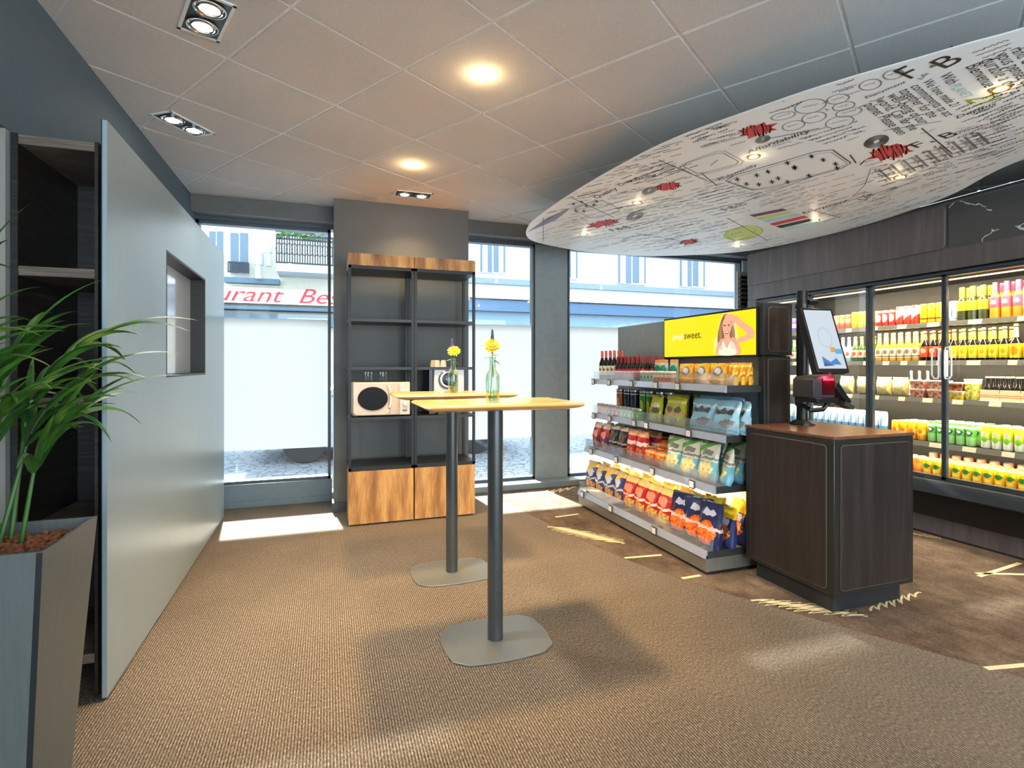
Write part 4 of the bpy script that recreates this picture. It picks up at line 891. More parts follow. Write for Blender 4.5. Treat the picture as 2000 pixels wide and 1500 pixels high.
# monitor : top-left corner and axes found from the camera-ground frame
TL = cw(1.684, 3.10, 1.660); TR = cw(1.895, 3.150, 1.660)
Rv = (TR - TL).normalized(); Nv = Vector((Rv.y, -Rv.x, 0)); D = Vector((0, 0, -1)) * .375 + Nv * .126; Uv = -D.normalized(); Wd = (TR - TL).length; Ht = D.length
Mm = frame_matrix(TL, Rv, Uv)      # x right, y up, z towards user
if Mm.col[2].xyz.dot(Nv) < 0: raise RuntimeError('monitor normal')
def mon(m): return Q(m)
mon(MB().box(0, Wd, -Ht, 0, -.045, 0, 0, Mm)).build('monitor_casing', black_plastic, t, bevel=.003)
scr = mon(MB().box(.014, Wd - .014, -Ht + .022, -.014, 0, .0012, 0, Mm)).build('screen', emit('screen_white', (196, 208, 220), .45), t)
m = MB(); Mz = Mm @ Matrix.Translation((0, 0, .0018))
m.add([(.055, -.335, 0), (.13, -.355, 0), (.055, -.36, 0)], [(0, 1, 2)], 0, False, Mz); m.add([(.055, -.300, 0), (.105, -.335, 0), (.150, -.310, 0), (.175, -.350, 0), (.055, -.350, 0)], [(0, 4, 1), (1, 4, 3), (1, 3, 2)], 1, False, Mz)
m.add([(.15, -.255, 0), (.205, -.255, 0), (.205, -.285, 0), (.155, -.285, 0)], [(0, 1, 2, 3)], 2, False, Mz); m.add([(.125, -.245, 0), (.16, -.245, 0), (.16, -.275, 0), (.125, -.275, 0)], [(0, 1, 2, 3)], 3, False, Mz)
strip(m, [(.11 + .045 * math.cos(a), -.185 + .06 * math.sin(a)) for a in [k * PI / 12 for k in range(25)]], .0025, Mz, 4)
Q(m).build('screen_graphic', [emit('sg_navy', (54, 74, 112), .4), emit('sg_blue', (70, 126, 190), .42), emit('sg_sky', (96, 170, 216), .42), emit('sg_gold', (220, 166, 50), .42), emit('sg_grey', (160, 172, 186), .42)], scr)
# mount bracket
mb_ = TL + Rv * (Wd / 2) + D * .45 - Nv * .04
Q(MB().tube([(px, py, 1.70), tuple((Vector((px, py, 1.70)) + mb_) / 2), tuple(mb_)], .016, 8)).build('bracket', black_plastic, t)
Q(MB().lathe([(.022, 0), (.022, .07)], 12, mat=Matrix.Translation((px + .02, py - .02, 1.725)) @ Matrix.Rotation(PI / 2, 4, 'Y'))).build('clamp_knob', black_plastic, t)
# scanner
A0 = ony(1586, 780, 2.45); Ms = frame_matrix(cw(1.770, 3.17, 1.130), Rv, (0, 0, 1)); 
sc = Q(MB().prism([(0, 0), (0, .11), (.02, .128), (.145, .140), (.155, .13), (.155, .0)], -.13, .035, 'z', 0, False, Ms)).build('scanner_body', plain('scanner_black', (52, 52, 56), .35), t, bevel=.004)
Q(MB().box(.062, .148, .018, .118, .035, .038, 0, Ms)).build('scan_window', plain('scan_glass', (60, 10, 16), .1), sc)
Q(MB().box(.066, .142, .104, .116, .038, .0395, 0, Ms)).build('red_light_strip', emit('scan_red', (255, 20, 40), 6), sc)
lo = light('scanner_glow', 'POINT', tuple(Ms @ Vector((.10, .12, .06))), .25, (1, .05, .1), shadow_soft_size=.01)
Q(MB().box(.005, .155, -.028, .0, -.12, .06, 0, Ms)).build('scanner_tray', black_plastic, t, bevel=.003)
Q(MB().tube([(px, py, 1.075), tuple(Ms @ Vector((.02, -.075, 0))), tuple(Ms @ Vector((.10, -.070, .0))), tuple(Ms @ Vector((.14, -.03, .0)))], .014, 8)).build('support_arm', black_plastic, t)
Q(MB().tube([(px, py, 1.13), tuple(Ms @ Vector((.02, -.013, -.03)))], .018, 8)).build('support_arm', black_plastic, t)
Mc = frame_matrix(tuple(Ms @ Vector((.175, .06, .02))), Rv * .45 + Vector((0, 0, -.80)) , Nv * .8 + Vector((0, 0, .3)))
cr = Q(MB().box(0, .155, -.035, .035, -.018, .018, 0, frame_matrix(tuple(Ms @ Vector((.165, .085, .0))), Rv * .50 + Vector((0, 0, -.62)), Nv))).build('card_reader', black_plastic, t, bevel=.004)
Q(MB().box(0, .075, -.034, .034, -.012, .012, 0, frame_matrix(tuple(Ms @ Vector((.195, -.03, .03))), Rv * .8 + Vector((0, 0, -.35)), Nv))).build('keypad', plain('keypad', (40, 44, 40), .5), cr)
# ================================================================= WALL OF CHILLERS
t = thing('display_fridge', 'long black glass-door drinks chiller along the right wall', 'fridge', (4.9, 2.0, 0)); L5 = t.location.copy()
def R5(m): m.v = [(a - L5.x, b - L5.y, c - L5.z) for a, b, c in m.v]; return m
FY0, FY1 = -.30, 4.60; fr_black = plain('fridge_black', (40, 44, 48), .4); inner = plain('fridge_inner', (120, 118, 112), .5)
def perf():
    n = NT('perforated_back'); v = n.coord('Object', (1, 1, 1)); sp = n.new('ShaderNodeSeparateXYZ'); n.link(v, sp.inputs[0])
    a = n.math('SINE', n.math('MULTIPLY', sp.outputs[1], 2 * PI / .03)); b = n.math('SINE', n.math('MULTIPLY', sp.outputs[2], 2 * PI / .018))
    n.set(color=n.mix(n.math('GREATER_THAN', n.math('MULTIPLY', a, b), .35), lin((54, 50, 43)), lin((24, 22, 20))), rough=.45, metal=.4); return n.m
R5(MB().box(5.02, 5.06, FY0, FY1, .40, 2.03)).build('back_wall', perf(), t)
R5(MB().box(4.45, 5.30, FY0, FY1, 2.012, 2.045)).build('top_panel', fr_black, t)
R5(MB().box(4.43, 5.30, FY1 - .03, FY1, .15, 2.012).box(4.43, 5.30, FY0, FY0 + .03, .15, 2.012)).build('end_wall', fr_black, t)
R5(MB().box(4.46, 5.06, FY0, FY1, .36, .452)).build('deck', inner, t)
m = MB(); m.prism([(4.43, .45), (4.385, .44), (4.375, .41), (4.378, .345), (4.40, .33), (4.46, .33), (4.46, .45)], FY0, FY1, 'y'); R5(m).build('bumper', plain('bumper_grey', (58, 64, 70), .35), t)
R5(MB().box(4.42, 5.3, FY0, FY1, .155, .33)).build('black_base', black_plastic, t)
R5(MB().box(4.475, 5.3, FY0, FY1, .012, .153)).build('wood_plinth', fascia_wood, t)
R5(MB().box(4.465, 4.475, FY0, FY1, .0, .012)).build('kick_strip', charcoal, t)
rail = plain('fridge_rail', (96, 94, 90), .4, .3); lt = plain('label_cream', (190, 182, 162), .6)
FS = [(1.63, 1.668, 4.555), (1.325, 1.363, 4.555), (1.025, 1.063, 4.545), (.675, .713, 4.535)]
r = random.Random(2)
for z0, z1, xf in FS:
    s = R5(MB().box(xf + .006, 5.02, FY0 + .03, FY1 - .03, z1 - .02, z1)).build('shelf', charcoal, t)
    R5(MB().prism([(xf + .006, z0), (xf + .010, z1), (xf, z1 + .002), (xf - .012, z0 + .004)], FY0 + .03, FY1 - .03, 'y')).build('price_rail', rail, s)
    m = MB(); y = 4.5
    while y > 1.9:
        w = r.choice((.055, .075, .09)); m.prism([(xf - .010, z0 + .003), (xf - .001, z1), (xf - .003, z1), (xf - .013, z0 + .003)], y - w, y, 'y'); y -= w + r.uniform(.06, .22)
    R5(m).build('price_labels', lt, s)
R5(MB().box(4.488, 4.500, FY0 + .05, FY1 - .05, 1.976, 1.984)).build('led_bar', emit('fridge_led', (255, 214, 150), 3), t)
for z, pw, xf in ((1.965, 27, 4.50), (1.622, 19, 4.57), (1.317, 19, 4.57), (1.017, 20, 4.56), (.667, 14, 4.55)):
    l = light('fridge_led_and_fill', 'AREA', (xf, 2.75, z), pw, (1, .84, .60), shape='RECTANGLE', size=.02, size_y=3.4); l.rotation_euler = (0, math.radians(-28), 0)  # one follows the LED bar; the others are brightness fill added under shelves
# doors
for k, (ya, yb_) in enumerate(((3.92, 4.56), (3.325, 3.915), (2.735, 3.315), (2.14, 2.73), (1.545, 2.135), (.95, 1.54))):
    d = thing('door', None, None); d.parent = t; d.location = (4.425 - L5.x, (ya + yb_) / 2 - L5.y, 0); C5 = Vector((4.425, (ya + yb_) / 2, 0))
    def R6(m): m.v = [(a - C5.x, b - C5.y, c) for a, b, c in m.v]; return m
    wL = .030 if k in (1,) else .014; wR = .030 if k == 2 else .014
    wR, wL = (.026, .014) if k == 1 else ((.014, .026) if k == 2 else (.014, .014))
    R6(MB().box(4.41, 4.44, ya, ya + wR, .455, 2.01).box(4.41, 4.44, yb_ - wL, yb_, .455, 2.01).box(4.41, 4.44, ya, yb_, 1.997, 2.01).box(4.41, 4.44, ya, yb_, .455, .480)).build('door_frame', plain('fridge_frame', (66, 76, 86), .35, .3), d)
    R6(MB().box(4.422, 4.427, ya + wR, yb_ - wL, .480, 1.997)).build('glass_pane', door_glass, d)
    hy = ya + .045 if k % 2 == 0 and k else yb_ - .045
    if k == 0: hy = ya + .045
    if k == 1: hy = yb_ - .045
    s = 1 if hy > (ya + yb_) / 2 else -1
    hz = [(hy + s * .022, 1.225), (hy + s * .026, 1.25), (hy + s * .026, 1.43), (hy + s * .02, 1.46), (hy - s * .005, 1.46), (hy - s * .020, 1.43), (hy - s * .020, 1.25), (hy - s * .004, 1.225), (hy + s * .022, 1.225)]
    R6(MB().tube([(4.385, y, z) for y, z in hz], .006, 6).box(4.388, 4.411, hy + s * .018, hy + s * .030, 1.24, 1.44)).build('handle', plain('handle_clear', (226, 232, 238), .25), d)
R5(MB().box(4.405, 4.45, FY0, FY1, 2.012, 2.030)).build('door_track', plain('fridge_frame', (66, 76, 86)), t)

t = thing('fascia_panel', 'brushed grey-brown wood fascia with rounded panel and marble inset above the chillers', 'panel', (4.6, 2.0, 2.03)); L6 = t.location.copy()
def R7(m): m.v = [(a - L6.x, b - L6.y, c - L6.z) for a, b, c in m.v]; return m
R7(MB().box(4.405, 5.30, -.4, 4.70, 2.047, 2.552)).build('board', fascia_wood, t)
poly = [(4.70, 2.203), (4.70, 2.535)] + [(2.735 - 0 + .0, 2.535)][:0]
rr = .045; yc = 2.712
poly += [(yc + rr - rr * math.sin(a), 2.535 - rr + rr * math.cos(a)) for a in [PI / 2 * i / 6 for i in range(7)]] + [(yc + rr - rr * math.cos(a), 2.203 + rr - rr * math.sin(a)) for a in [PI / 2 * i / 6 for i in range(7)]]
R7(MB().prism(poly, 4.385, 4.404, 'x')).build('rounded_panel', fascia_wood, t, bevel=.003)
R7(MB().box(4.398, 4.404, .6, 2.692, 2.203, 2.535)).build('marble_inset', marble, t)
R7(MB().box(4.41, 4.46, 4.70, 4.72, 2.05, 2.552)).build('end_cap', fascia_wood, t)
R5(MB().box(4.405, 4.43, 4.605, 4.72, .0, 2.044)).build('end_post', fascia_wood, bpy.data.objects['display_fridge'])
g = thing('air_grille', 'stack of black slats in a pale frame at the end of the window', 'grille', (4.62, 4.95, 1.2)); L7 = g.location.copy()
m = MB()
for k in range(44): m.box(4.50 - L7.x, 4.74 - L7.x, 4.93 - L7.y, 4.97 - L7.y, -1.1 + k * .052, -1.1 + k * .052 + .026)
m.build('slats', black_plastic, g)
MB().box(4.50 - L7.x, 4.74 - L7.x, .025, .045, -1.2, 1.22).build('backing', plain('grille_pale', (190, 184, 172), .6), g)

# ---------------------------------------------------------------- chiller stock (fronts face -x)
def row(proto, n, y0, dy, z, x0, rows, dx, desc, shelf, group, reverse=False):
    for q in range(rows):
        for k in range(n):
            place(proto, x0 + q * dx, y0 - k * dy - q * .004, z + .0005, '%s, %s chiller shelf, %s from left in %s row' % (desc, shelf, ordn(k), ['front', 'second', 'third', 'fourth', 'fifth'][q]), group)
z = 1.668; X0 = 4.625
row(can('drink_can', 'can', .150, .030, pack('c_purple', (96, 74, 156), [('band', .35, .6, (220, 210, 236))], .3)), 5, 4.36, .062, z, X0, 2, .07, 'purple and white can', 'top', 'purple cans')
row(can('drink_can', 'can', .135, .0285, pack('c_orange', (226, 96, 64), [('wband', .4, .7, (240, 140, 110))], .3)), 7, 4.03, .0585, z, X0, 2, .065, 'orange-red can', 'top', 'orange-red cans')
row(can('drink_can', 'can', .150, .030, pack('c_yel', (244, 184, 30), [('band', .3, .42, (252, 214, 90))], .3)), 3, 3.615, .062, z, X0, 2, .07, 'plain yellow can', 'top', 'left yellow cans')
row(can('drink_can', 'can', .140, .028, pack('c_redwhite', (214, 56, 44), [('ell', .5, .5, .4, .25, (250, 226, 206)), ('band', .86, .95, (244, 200, 180))], .3)), 3, 3.385, .058, z, X0, 2, .065, 'red can with pale oval', 'top', 'red cans')
row(can('drink_can', 'can', .158, .031, pack('c_arrow', (222, 62, 44), [('diag', .55, 1.0, (252, 240, 224), .35)], .3)), 3, 3.205, .064, z, X0, 2, .07, 'red and white striped can', 'top', 'striped cans')
row(can('drink_can', 'can', .160, .030, pack('c_gold', (248, 182, 20), [('band', .20, .27, (90, 60, 30)), ('band', .62, .72, (206, 130, 20))], .3)), 3, 3.010, .062, z, X0, 2, .07, 'golden yellow can with dark stripe', 'top', 'golden cans')
row(can('drink_can', 'can', .160, .030, pack('c_white', (236, 240, 240), [('ell', .5, .55, .16, .30, (96, 120, 140)), ('band', .1, .16, (120, 160, 190))], .3)), 2, 2.855, .062, z, X0, 2, .07, 'white can with blue print', 'top', 'white cans')
row(bottle('soft_bottle', 'bottle', .255, .032, plain('b_olive', (60, 66, 34), .15), pack('l_yel', (250, 206, 40), [('ell', .5, .5, .3, .2, (236, 170, 30))]), plain('cap_yel', (250, 196, 30), .4), .36, (.30, .58), .40, None, .30, 1.35), 3, 2.735, .070, z, X0, 2, .075, 'yellow-capped bottle', 'top', 'yellow-capped bottles')
row(bottle('soft_bottle', 'bottle', .262, .032, plain('b_amber', (226, 140, 40), .15), pack('l_pink', (236, 84, 104), [('ell', .5, .5, .3, .2, (250, 180, 180))]), pink_cap, .36, (.30, .60), .40, None, .26, 1.3), 3, 2.520, .070, z, X0, 2, .075, 'pink-capped amber bottle', 'top', 'pink-capped bottles')
row(bottle('soft_bottle', 'bottle', .345, .045, plain('b_honey', (240, 176, 60), .12), pack('l_white', (250, 250, 246), [('ell', .5, .45, .12, .2, (110, 130, 160)), ('ell', .45, .8, .12, .05, (226, 170, 80))]), pink_cap, .36, (.16, .58), .34, None, .12), 2, 2.305, .10, z, X0, 1, .1, 'large honey bottle with white label', 'top', 'large white-label bottles')
z = 1.363
row(bottle('drink_bottle', 'bottle', .225, .0285, plain('b_green', (62, 92, 48), .15), pack('l_cream', (236, 226, 196), [('ell', .5, .5, .3, .3, (196, 90, 60))]), gold_cap, .40, (.16, .46), .36, plain('n_cream', (236, 230, 190), .5), .06), 9, 4.36, .062, z, X0, 2, .07, 'green bottle with cream label', 'second', 'green bottles')
row(bottle('drink_bottle', 'bottle', .225, .0285, plain('b_blue', (150, 186, 206), .15), pack('l_bw', (226, 236, 240), [('ell', .5, .5, .3, .3, (214, 110, 80))]), wht_cap, .40, (.16, .46), .36, plain('n_white', (240, 244, 244), .5), .06), 3, 3.80, .062, z, X0, 2, .07, 'pale blue bottle', 'second', 'pale blue bottles')
row(bottle('drink_bottle', 'bottle', .225, .0285, plain('b_green2', (70, 96, 50), .15), pack('l_cr2', (230, 220, 190), [('ell', .5, .5, .3, .3, (210, 80, 60))]), gold_cap, .40, (.16, .46), .36, plain('n_yel', (226, 206, 90), .5), .06), 3, 3.61, .062, z, X0, 2, .07, 'dark green bottle by the thick frame', 'second', 'dark green bottles')
row(bottle('drink_bottle', 'bottle', .240, .0295, plain('b_gold', (224, 164, 44), .12), pack('l_grey', (240, 232, 210), [('ell', .5, .62, .32, .22, (150, 120, 90)), ('band', .1, .2, (120, 96, 80))]), plain('cap_pale', (226, 206, 140), .4), .42, (.12, .46), .40, plain('n_gold', (236, 196, 100), .4), .05), 6, 3.385, .0625, z, X0, 2, .07, 'golden bottle with cream label', 'second', 'golden bottles')
row(bottle('drink_bottle', 'bottle', .240, .0305, dark_glass, pack('l_red', (226, 84, 50), [('ell', .5, .6, .3, .2, (250, 190, 150))]), plain('cap_or', (226, 110, 50), .4), .40, (.12, .48), .38, plain('n_or', (230, 120, 60), .4), .05), 3, 3.005, .066, z, X0, 2, .072, 'dark bottle with orange-red label', 'second', 'dark orange-labelled bottles')
row(bottle('drink_bottle', 'bottle', .240, .0315, dark_glass, pack('l_yellow', (248, 226, 50), [('ell', .5, .5, .3, .16, (206, 170, 40)), ('band', .08, .14, (190, 160, 40))]), plain('cap_yd', (206, 180, 60), .4), .44, (.08, .48), .36, plain('n_yl', (240, 214, 60), .4), .05), 6, 2.790, .0655, z, X0, 2, .072, 'dark bottle with yellow label', 'second', 'dark yellow-labelled bottles')
row(bottle('drink_bottle', 'bottle', .255, .036, dark_glass, pack('l_yel2', (246, 220, 40), [('ell', .5, .5, .36, .3, (226, 150, 20))]), plain('cap_yd', (206, 180, 60)), .46, (.06, .46), .32, plain('n_y3', (246, 226, 110), .4), .05), 3, 2.395, .080, z, X0, 1, .08, 'larger dark bottle with yellow oval label', 'second', 'larger dark bottles')
z = 1.063
sal = pack('bag_salad', (244, 222, 140), [('food', .5, .45, .44, .40, (226, 176, 60), (252, 238, 170)), ('ell', .5, .45, .18, .16, (250, 236, 190))], .3, wrinkle=.3)
p = bag('salad_bag', .125, .155, .09, sal, 50, True)
for k, y in enumerate((4.30, 4.12, 3.70, 3.53, 3.345, 3.205)): place(p, 4.63, y, z + .001, 'clear bag of yellow food on the third chiller shelf, %s from the left' % ordn(k), 'bags of yellow food')
def tub(name, w, h, mat, lid, cat='tub'):
    m = MB(); a = rrect(w * .84, w * .84, .012, 4); b = rrect(w, w, .014, 4); n = len(a)
    m.add([(x, y, 0) for x, y in a] + [(x, y, h) for x, y in b], [(i, (i + 1) % n, n + (i + 1) % n, n + i) for i in range(n)] + [tuple(range(n))[::-1], tuple(range(n, 2 * n))])
    o = m.build(name, mat); tag(o, 'x', cat); MB().prism(rrect(w * 1.04, w * 1.04, .015, 4), h + .0005, h + .007, 'z').build('lid', lid, o); return o
sm = pack('tub_salmon', (214, 120, 92), [('food', .5, .5, .6, .6, (176, 70, 50), (246, 190, 160)), ('band', .88, 1, (240, 222, 206))], .25)
p = tub('food_tub', .125, .062, sm, M['tag_paper'])
for k, y in enumerate((3.045, 2.905)):
    for q in range(2): place(p, 4.64, y, z + .001 + q * .0705, 'pink food tub, %s stack, %s one, third chiller shelf' % (('left', 'right')[k], ('lower', 'upper')[q]), 'pink food tubs')
p = tub('food_tub', .13, .055, pack('tub_y', (236, 196, 50), [('food', .5, .5, .6, .6, (200, 150, 20), (250, 226, 90)), ('band', .88, 1, (246, 232, 190))], .25), M['tag_paper'])
place(p, 4.64, 2.765, z + .001, 'tub of yellow food below a brown one on the third chiller shelf', 'single tubs')
p = tub('food_tub', .12, .058, pack('tub_b', (120, 66, 40), [('food', .5, .5, .6, .6, (80, 40, 24), (170, 96, 60)), ('band', .88, 1, (226, 196, 150))], .25), M['tag_paper'])
place(p, 4.64, 2.765, z + .001 + .0635, 'tub of brown food stacked on a yellow one', 'single tubs')
place(tub('food_cup', .085, .15, pack('cup_s', (226, 206, 90), [('food', .5, .45, .6, .45, (120, 150, 50), (250, 230, 120)), ('band', .8, 1, (236, 234, 220))], .25), M['tag_paper'], 'cup'), 4.63, 2.665, z + .001, 'tall clear cup of green and yellow food beside the four-packs', 'single cup')
p = bottle('drink_bottle', 'bottle', .175, .0265, dark_glass, plain('n_dk', (60, 46, 34), .4), plain('cap_cream', (226, 216, 160), .4), .42, (.55, .58), .42, None, .05)
for q in range(2):
    for k in range(6): place(p, 4.62 + q * .056, 2.565 - k * .062, z + .003, 'short dark bottle in a cream carrier, %s from left in %s row' % (ordn(k), ('front', 'second')[q]), 'short dark bottles')
for k in range(3):
    o = MB().box(-.062, .030, -.060, .060, 0, .002).box(-.032, -.030, -.060, .060, 0, .082).box(.090, .092, -.06, .06, 0, .082).box(-.03, .092, .058, .06, 0, .06).box(-.03, .092, -.06, -.058, 0, .06).build('bottle_carrier', pack('carrier', (244, 226, 190), [('wband', .45, .55, (226, 150, 90)), ('wband', .3, .38, (206, 120, 80))], .5), loc=(4.617, 2.535 - k * .124, z + .0005))
    tag(o, 'cream cardboard four-pack carrier, %s from the left on the third chiller shelf' % ordn(k), 'carrier', 'bottle carriers')
row(bottle('drink_bottle', 'bottle', .215, .027, plain('b_pale', (180, 186, 176), .12), plain('l_pl', (206, 206, 190), .5), silver_cap, .40, (.2, .5), .38), 3, 3.27, .068, z, 4.86, 1, .1, 'pale glass bottle at the back', 'third', 'pale bottles at the back')
z = .713
row(can('drink_can', 'can', .205, .033, pack('c_milk', (206, 226, 238), [('band', .12, .42, (96, 150, 200)), ('ell', .5, .62, .14, .24, (90, 140, 190)), ('band', .9, .96, (120, 170, 210))], .4), wht_cap), 16, 4.40, .0705, z, X0 - .01, 1, .08, 'tall blue and white drink', 'fourth', 'tall blue and white drinks')
row(can('drink_can', 'can', .145, .032, pack('c_yo', (244, 170, 30), [('wband', .3, .6, (250, 206, 70)), ('ell', .5, .5, .3, .12, (226, 110, 20))], .3)), 4, 3.225, .070, z, X0 - .02, 4, .07, 'orange-yellow can', 'fourth', 'orange-yellow cans')
row(can('drink_can', 'can', .165, .031, pack('c_green', (92, 178, 70), [('band', .0, .42, (150, 206, 130)), ('ell', .5, .62, .34, .12, (40, 60, 50)), ('ell', .5, .62, .22, .07, (226, 236, 220)), ('band', .78, .9, (206, 232, 190))], .3)), 5, 2.935, .068, z, X0 - .02, 4, .068, 'green can with dark oval badge', 'fourth', 'green cans')
row(can('drink_can', 'can', .165, .031, pack('c_lime', (196, 216, 40), [('band', .0, .38, (240, 238, 220)), ('ell', .5, .66, .32, .1, (170, 160, 180)), ('ell', .5, .42, .34, .12, (120, 190, 60))], .3)), 6, 2.565, .068, z, X0 - .02, 4, .068, 'lime and white can', 'fourth', 'lime and white cans')
z = .452
row(can('drink_can', 'can', .118, .032, pack('c_oran', (244, 140, 40), [('wband', .3, .7, (250, 180, 70))], .3)), 4, 3.215, .069, z, 4.555, 3, .069, 'plain orange can', 'bottom', 'orange cans on the bottom')
row(can('drink_can', 'can', .118, .032, pack('c_yg', (250, 196, 20), [('ell', .5, .62, .42, .14, (50, 130, 60)), ('band', .0, .16, (240, 170, 20)), ('ell', .5, .3, .3, .1, (250, 226, 110))], .3)), 11, 2.935, .069, z, 4.555, 4, .069, 'yellow can with green mark', 'bottom', 'yellow cans on the bottom')
row(can('drink_can', 'can', .130, .031, pack('c_peach', (236, 140, 90), [('wband', .4, .7, (250, 190, 150))], .3)), 8, 3.10, .088, z + .002, 4.875, 1, .1, 'peach can at the very back', 'bottom', 'peach cans')

# ================================================================= CEILING RAFT
ZR = 2.50
op = [(1027, 458), (1033, 440), (1050, 424), (1095, 392), (1150, 358), (1210, 324), (1275, 290), (1350, 258), (1440, 226), (1560, 184), (1680, 147), (1800, 113), (1900, 84), (2000, 57)]
fp = [(1950, 332), (1850, 385), (1700, 437), (1560, 472), (1440, 493), (1300, 500), (1200, 498), (1130, 490), (1075, 480), (1040, 471)]
P = [onz(u, v, ZR).xy for u, v in op] + [Vector(p) for p in ((2.45, .88), (2.70, .66), (2.98, .62), (3.24, .82), (3.45, 1.2), (3.66, 1.62))] + [onz(u, v, ZR).xy for u, v in fp]
sm_ = []
n = len(P)
for i in range(n):
    p0, p1, p2, p3 = [P[(i + k - 1) % n] for k in range(4)]
    for s in range(5):
        u = s / 5; sm_.append(.5 * ((2 * p1) + (p2 - p0) * u + (2 * p0 - 5 * p1 + 4 * p2 - p3) * u * u + (-p0 + 3 * p1 - 3 * p2 + p3) * u ** 3))
for _ in range(1): sm_ = [(sm_[i - 1] + sm_[i] * 2 + sm_[(i + 1) % len(sm_)]) / 4 for i in range(len(sm_))]
cen = sum(sm_, Vector((0, 0))) / len(sm_)
raft = thing('ceiling_raft', 'large white curved ceiling raft printed with sketches and handwriting', 'ceiling panel', (cen.x, cen.y, ZR))
def Rr(m): m.v = [(a - cen.x, b - cen.y, c - ZR) for a, b, c in m.v]; return m
def inset(d):
    out = []; n = len(sm_)
    for i in range(n):
        tg = (sm_[(i + 1) % n] - sm_[i - 1]).normalized(); nn = Vector((-tg.y, tg.x))
        if nn.dot(cen - sm_[i]) < 0: nn = -nn
        out.append(sm_[i] + nn * d)
    return out
m = MB(); rings = [[(p.x, p.y, z) for p in inset(d)] for d, z in ((.006, ZR), (.0, ZR + .003), (.002, ZR + .008), (.05, ZR + .030), (.11, ZR + .055), (.13, ZR + .060))]
n = len(rings[0]); vs = sum(rings, [])
m.add(vs, [(i * n + k, i * n + (k + 1) % n, (i + 1) * n + (k + 1) % n, (i + 1) * n + k) for i in range(len(rings) - 1) for k in range(n)], 0, True)
m.add(rings[0], [tuple(range(n))[::-1]]); m.add(rings[-1], [tuple(range(n))])
stretch = plain('stretch_white', (240, 244, 246), .45, var=.01)
Rr(m).build('panel', stretch, raft)
m = MB()
for x, y in ((2.2, 3.6), (3.4, 3.4), (2.8, 1.7), (2.9, 4.4)): m.tube([(x, y, ZR + .058), (x, y, CEIL + .002)], .004, 6)
Rr(m).build('suspension_rod', charcoal, raft)
ZP = ZR - .0012
m = MB()   # printed artwork : 0 ink, 1 red, 2 green, 3 cyan, 4 plum, 5 grey, 6 lime, 7 lilac
def dirn(a, b): return (onz(*b, ZR) - onz(*a, ZR)).normalized()
def Rt(a, b, off=0.0):
    R = dirn(a, b); U = Vector((R.y, -R.x, 0)); o = onz(*a, ZR); o.z = ZP - off; return frame_matrix(o, R, U)
def txt(s, a, b, mi=0, shear=0, bold=0.0, size=None):
    """lettering from pixel a (baseline start) to b (baseline end)"""
    Ln = (onz(*b, ZR) - onz(*a, ZR)).length; tmp = MB(); text_mesh(tmp, s, Matrix.Identity(4), 1.0, 0, shear, bold=0)
    w = max(p[0] for p in tmp.v); k = Ln / w; q = MB(); text_mesh(q, s, Matrix.Identity(4), k, 0, shear, bold=bold * k)
    M_ = Rt(a, b)
    if size: M_ = M_ @ Matrix.Diagonal((1, size / k, 1, 1))
    m.add(q.v, q.f, mi, False, M_)
r = random.Random(21)
def squig(a, b, hgt=.025, w=.004, mi=0, dens=1.0, words=True):
    """one line of small illegible handwriting"""
    Ln = (onz(*b, ZR) - onz(*a, ZR)).length; x = 0; Mq = Rt(a, b); 
    while x < Ln:
        wl = r.uniform(.05, .14) if words else Ln; pts = []; e = min(Ln, x + wl); k = 0
        while x < e:
            pts.append((x, hgt * (.5 + .5 * math.sin(k * 2.3 + r.uniform(-.6, .6)) * r.uniform(.4, 1)))); x += hgt * .32 / dens; k += 1
        if len(pts) > 2: strip(m, pts, w, Mq, mi)
        x += .025
def block(a, b, c, lines, hgt=.02, w=.0045, mi=0):
    """block of text lines from a to b, the last line starting at c"""
    for i in range(lines):
        f = i / max(1, lines - 1); e = r.uniform(.75, 1)
        A_ = (a[0] + (c[0] - a[0]) * f, a[1] + (c[1] - a[1]) * f); B_ = (A_[0] + (b[0] - a[0]) * e, A_[1] + (b[1] - a[1]) * e); squig(A_, B_, hgt, w, mi)
def path(pts, w=.008, mi=0, closed=False):
    q = [onz(u, v, ZR) for u, v in pts]
    if closed: q.append(q[0])
    strip(m, [(p.x, p.y) for p in q], w, Matrix.Translation((0, 0, ZP)), mi)
def oval(c, a, b, w=.006, mi=0, rot=-.2, fill=None, seg=24):
    pts = [(c[0] + a * math.cos(t) * math.cos(rot) - b * math.sin(t) * math.sin(rot), c[1] + a * math.cos(t) * math.sin(rot) + b * math.sin(t) * math.cos(rot)) for t in [2 * PI * k / seg for k in range(seg)]]
    if fill is not None:
        q = [onz(u, v, ZR) for u, v in pts]; m.add([(p.x, p.y, ZP + .0004) for p in q], [tuple(range(seg))[::-1]], fill)
    path(pts, w, mi, True)
def scrawl(c, a, b, n, mi=1, w=.012, slope=-1.2):
    """hatched splash"""
    pts = []
    for k in range(n):
        t = -1 + 2 * k / (n - 1); hh = b * math.sqrt(max(.08, 1 - t * t)) * r.uniform(.75, 1.25); s = 1 if k % 2 else -1
        pts.append((c[0] + a * t + s * hh * .35, c[1] - a * t * .12 + s * hh))
    path(pts, w, mi)
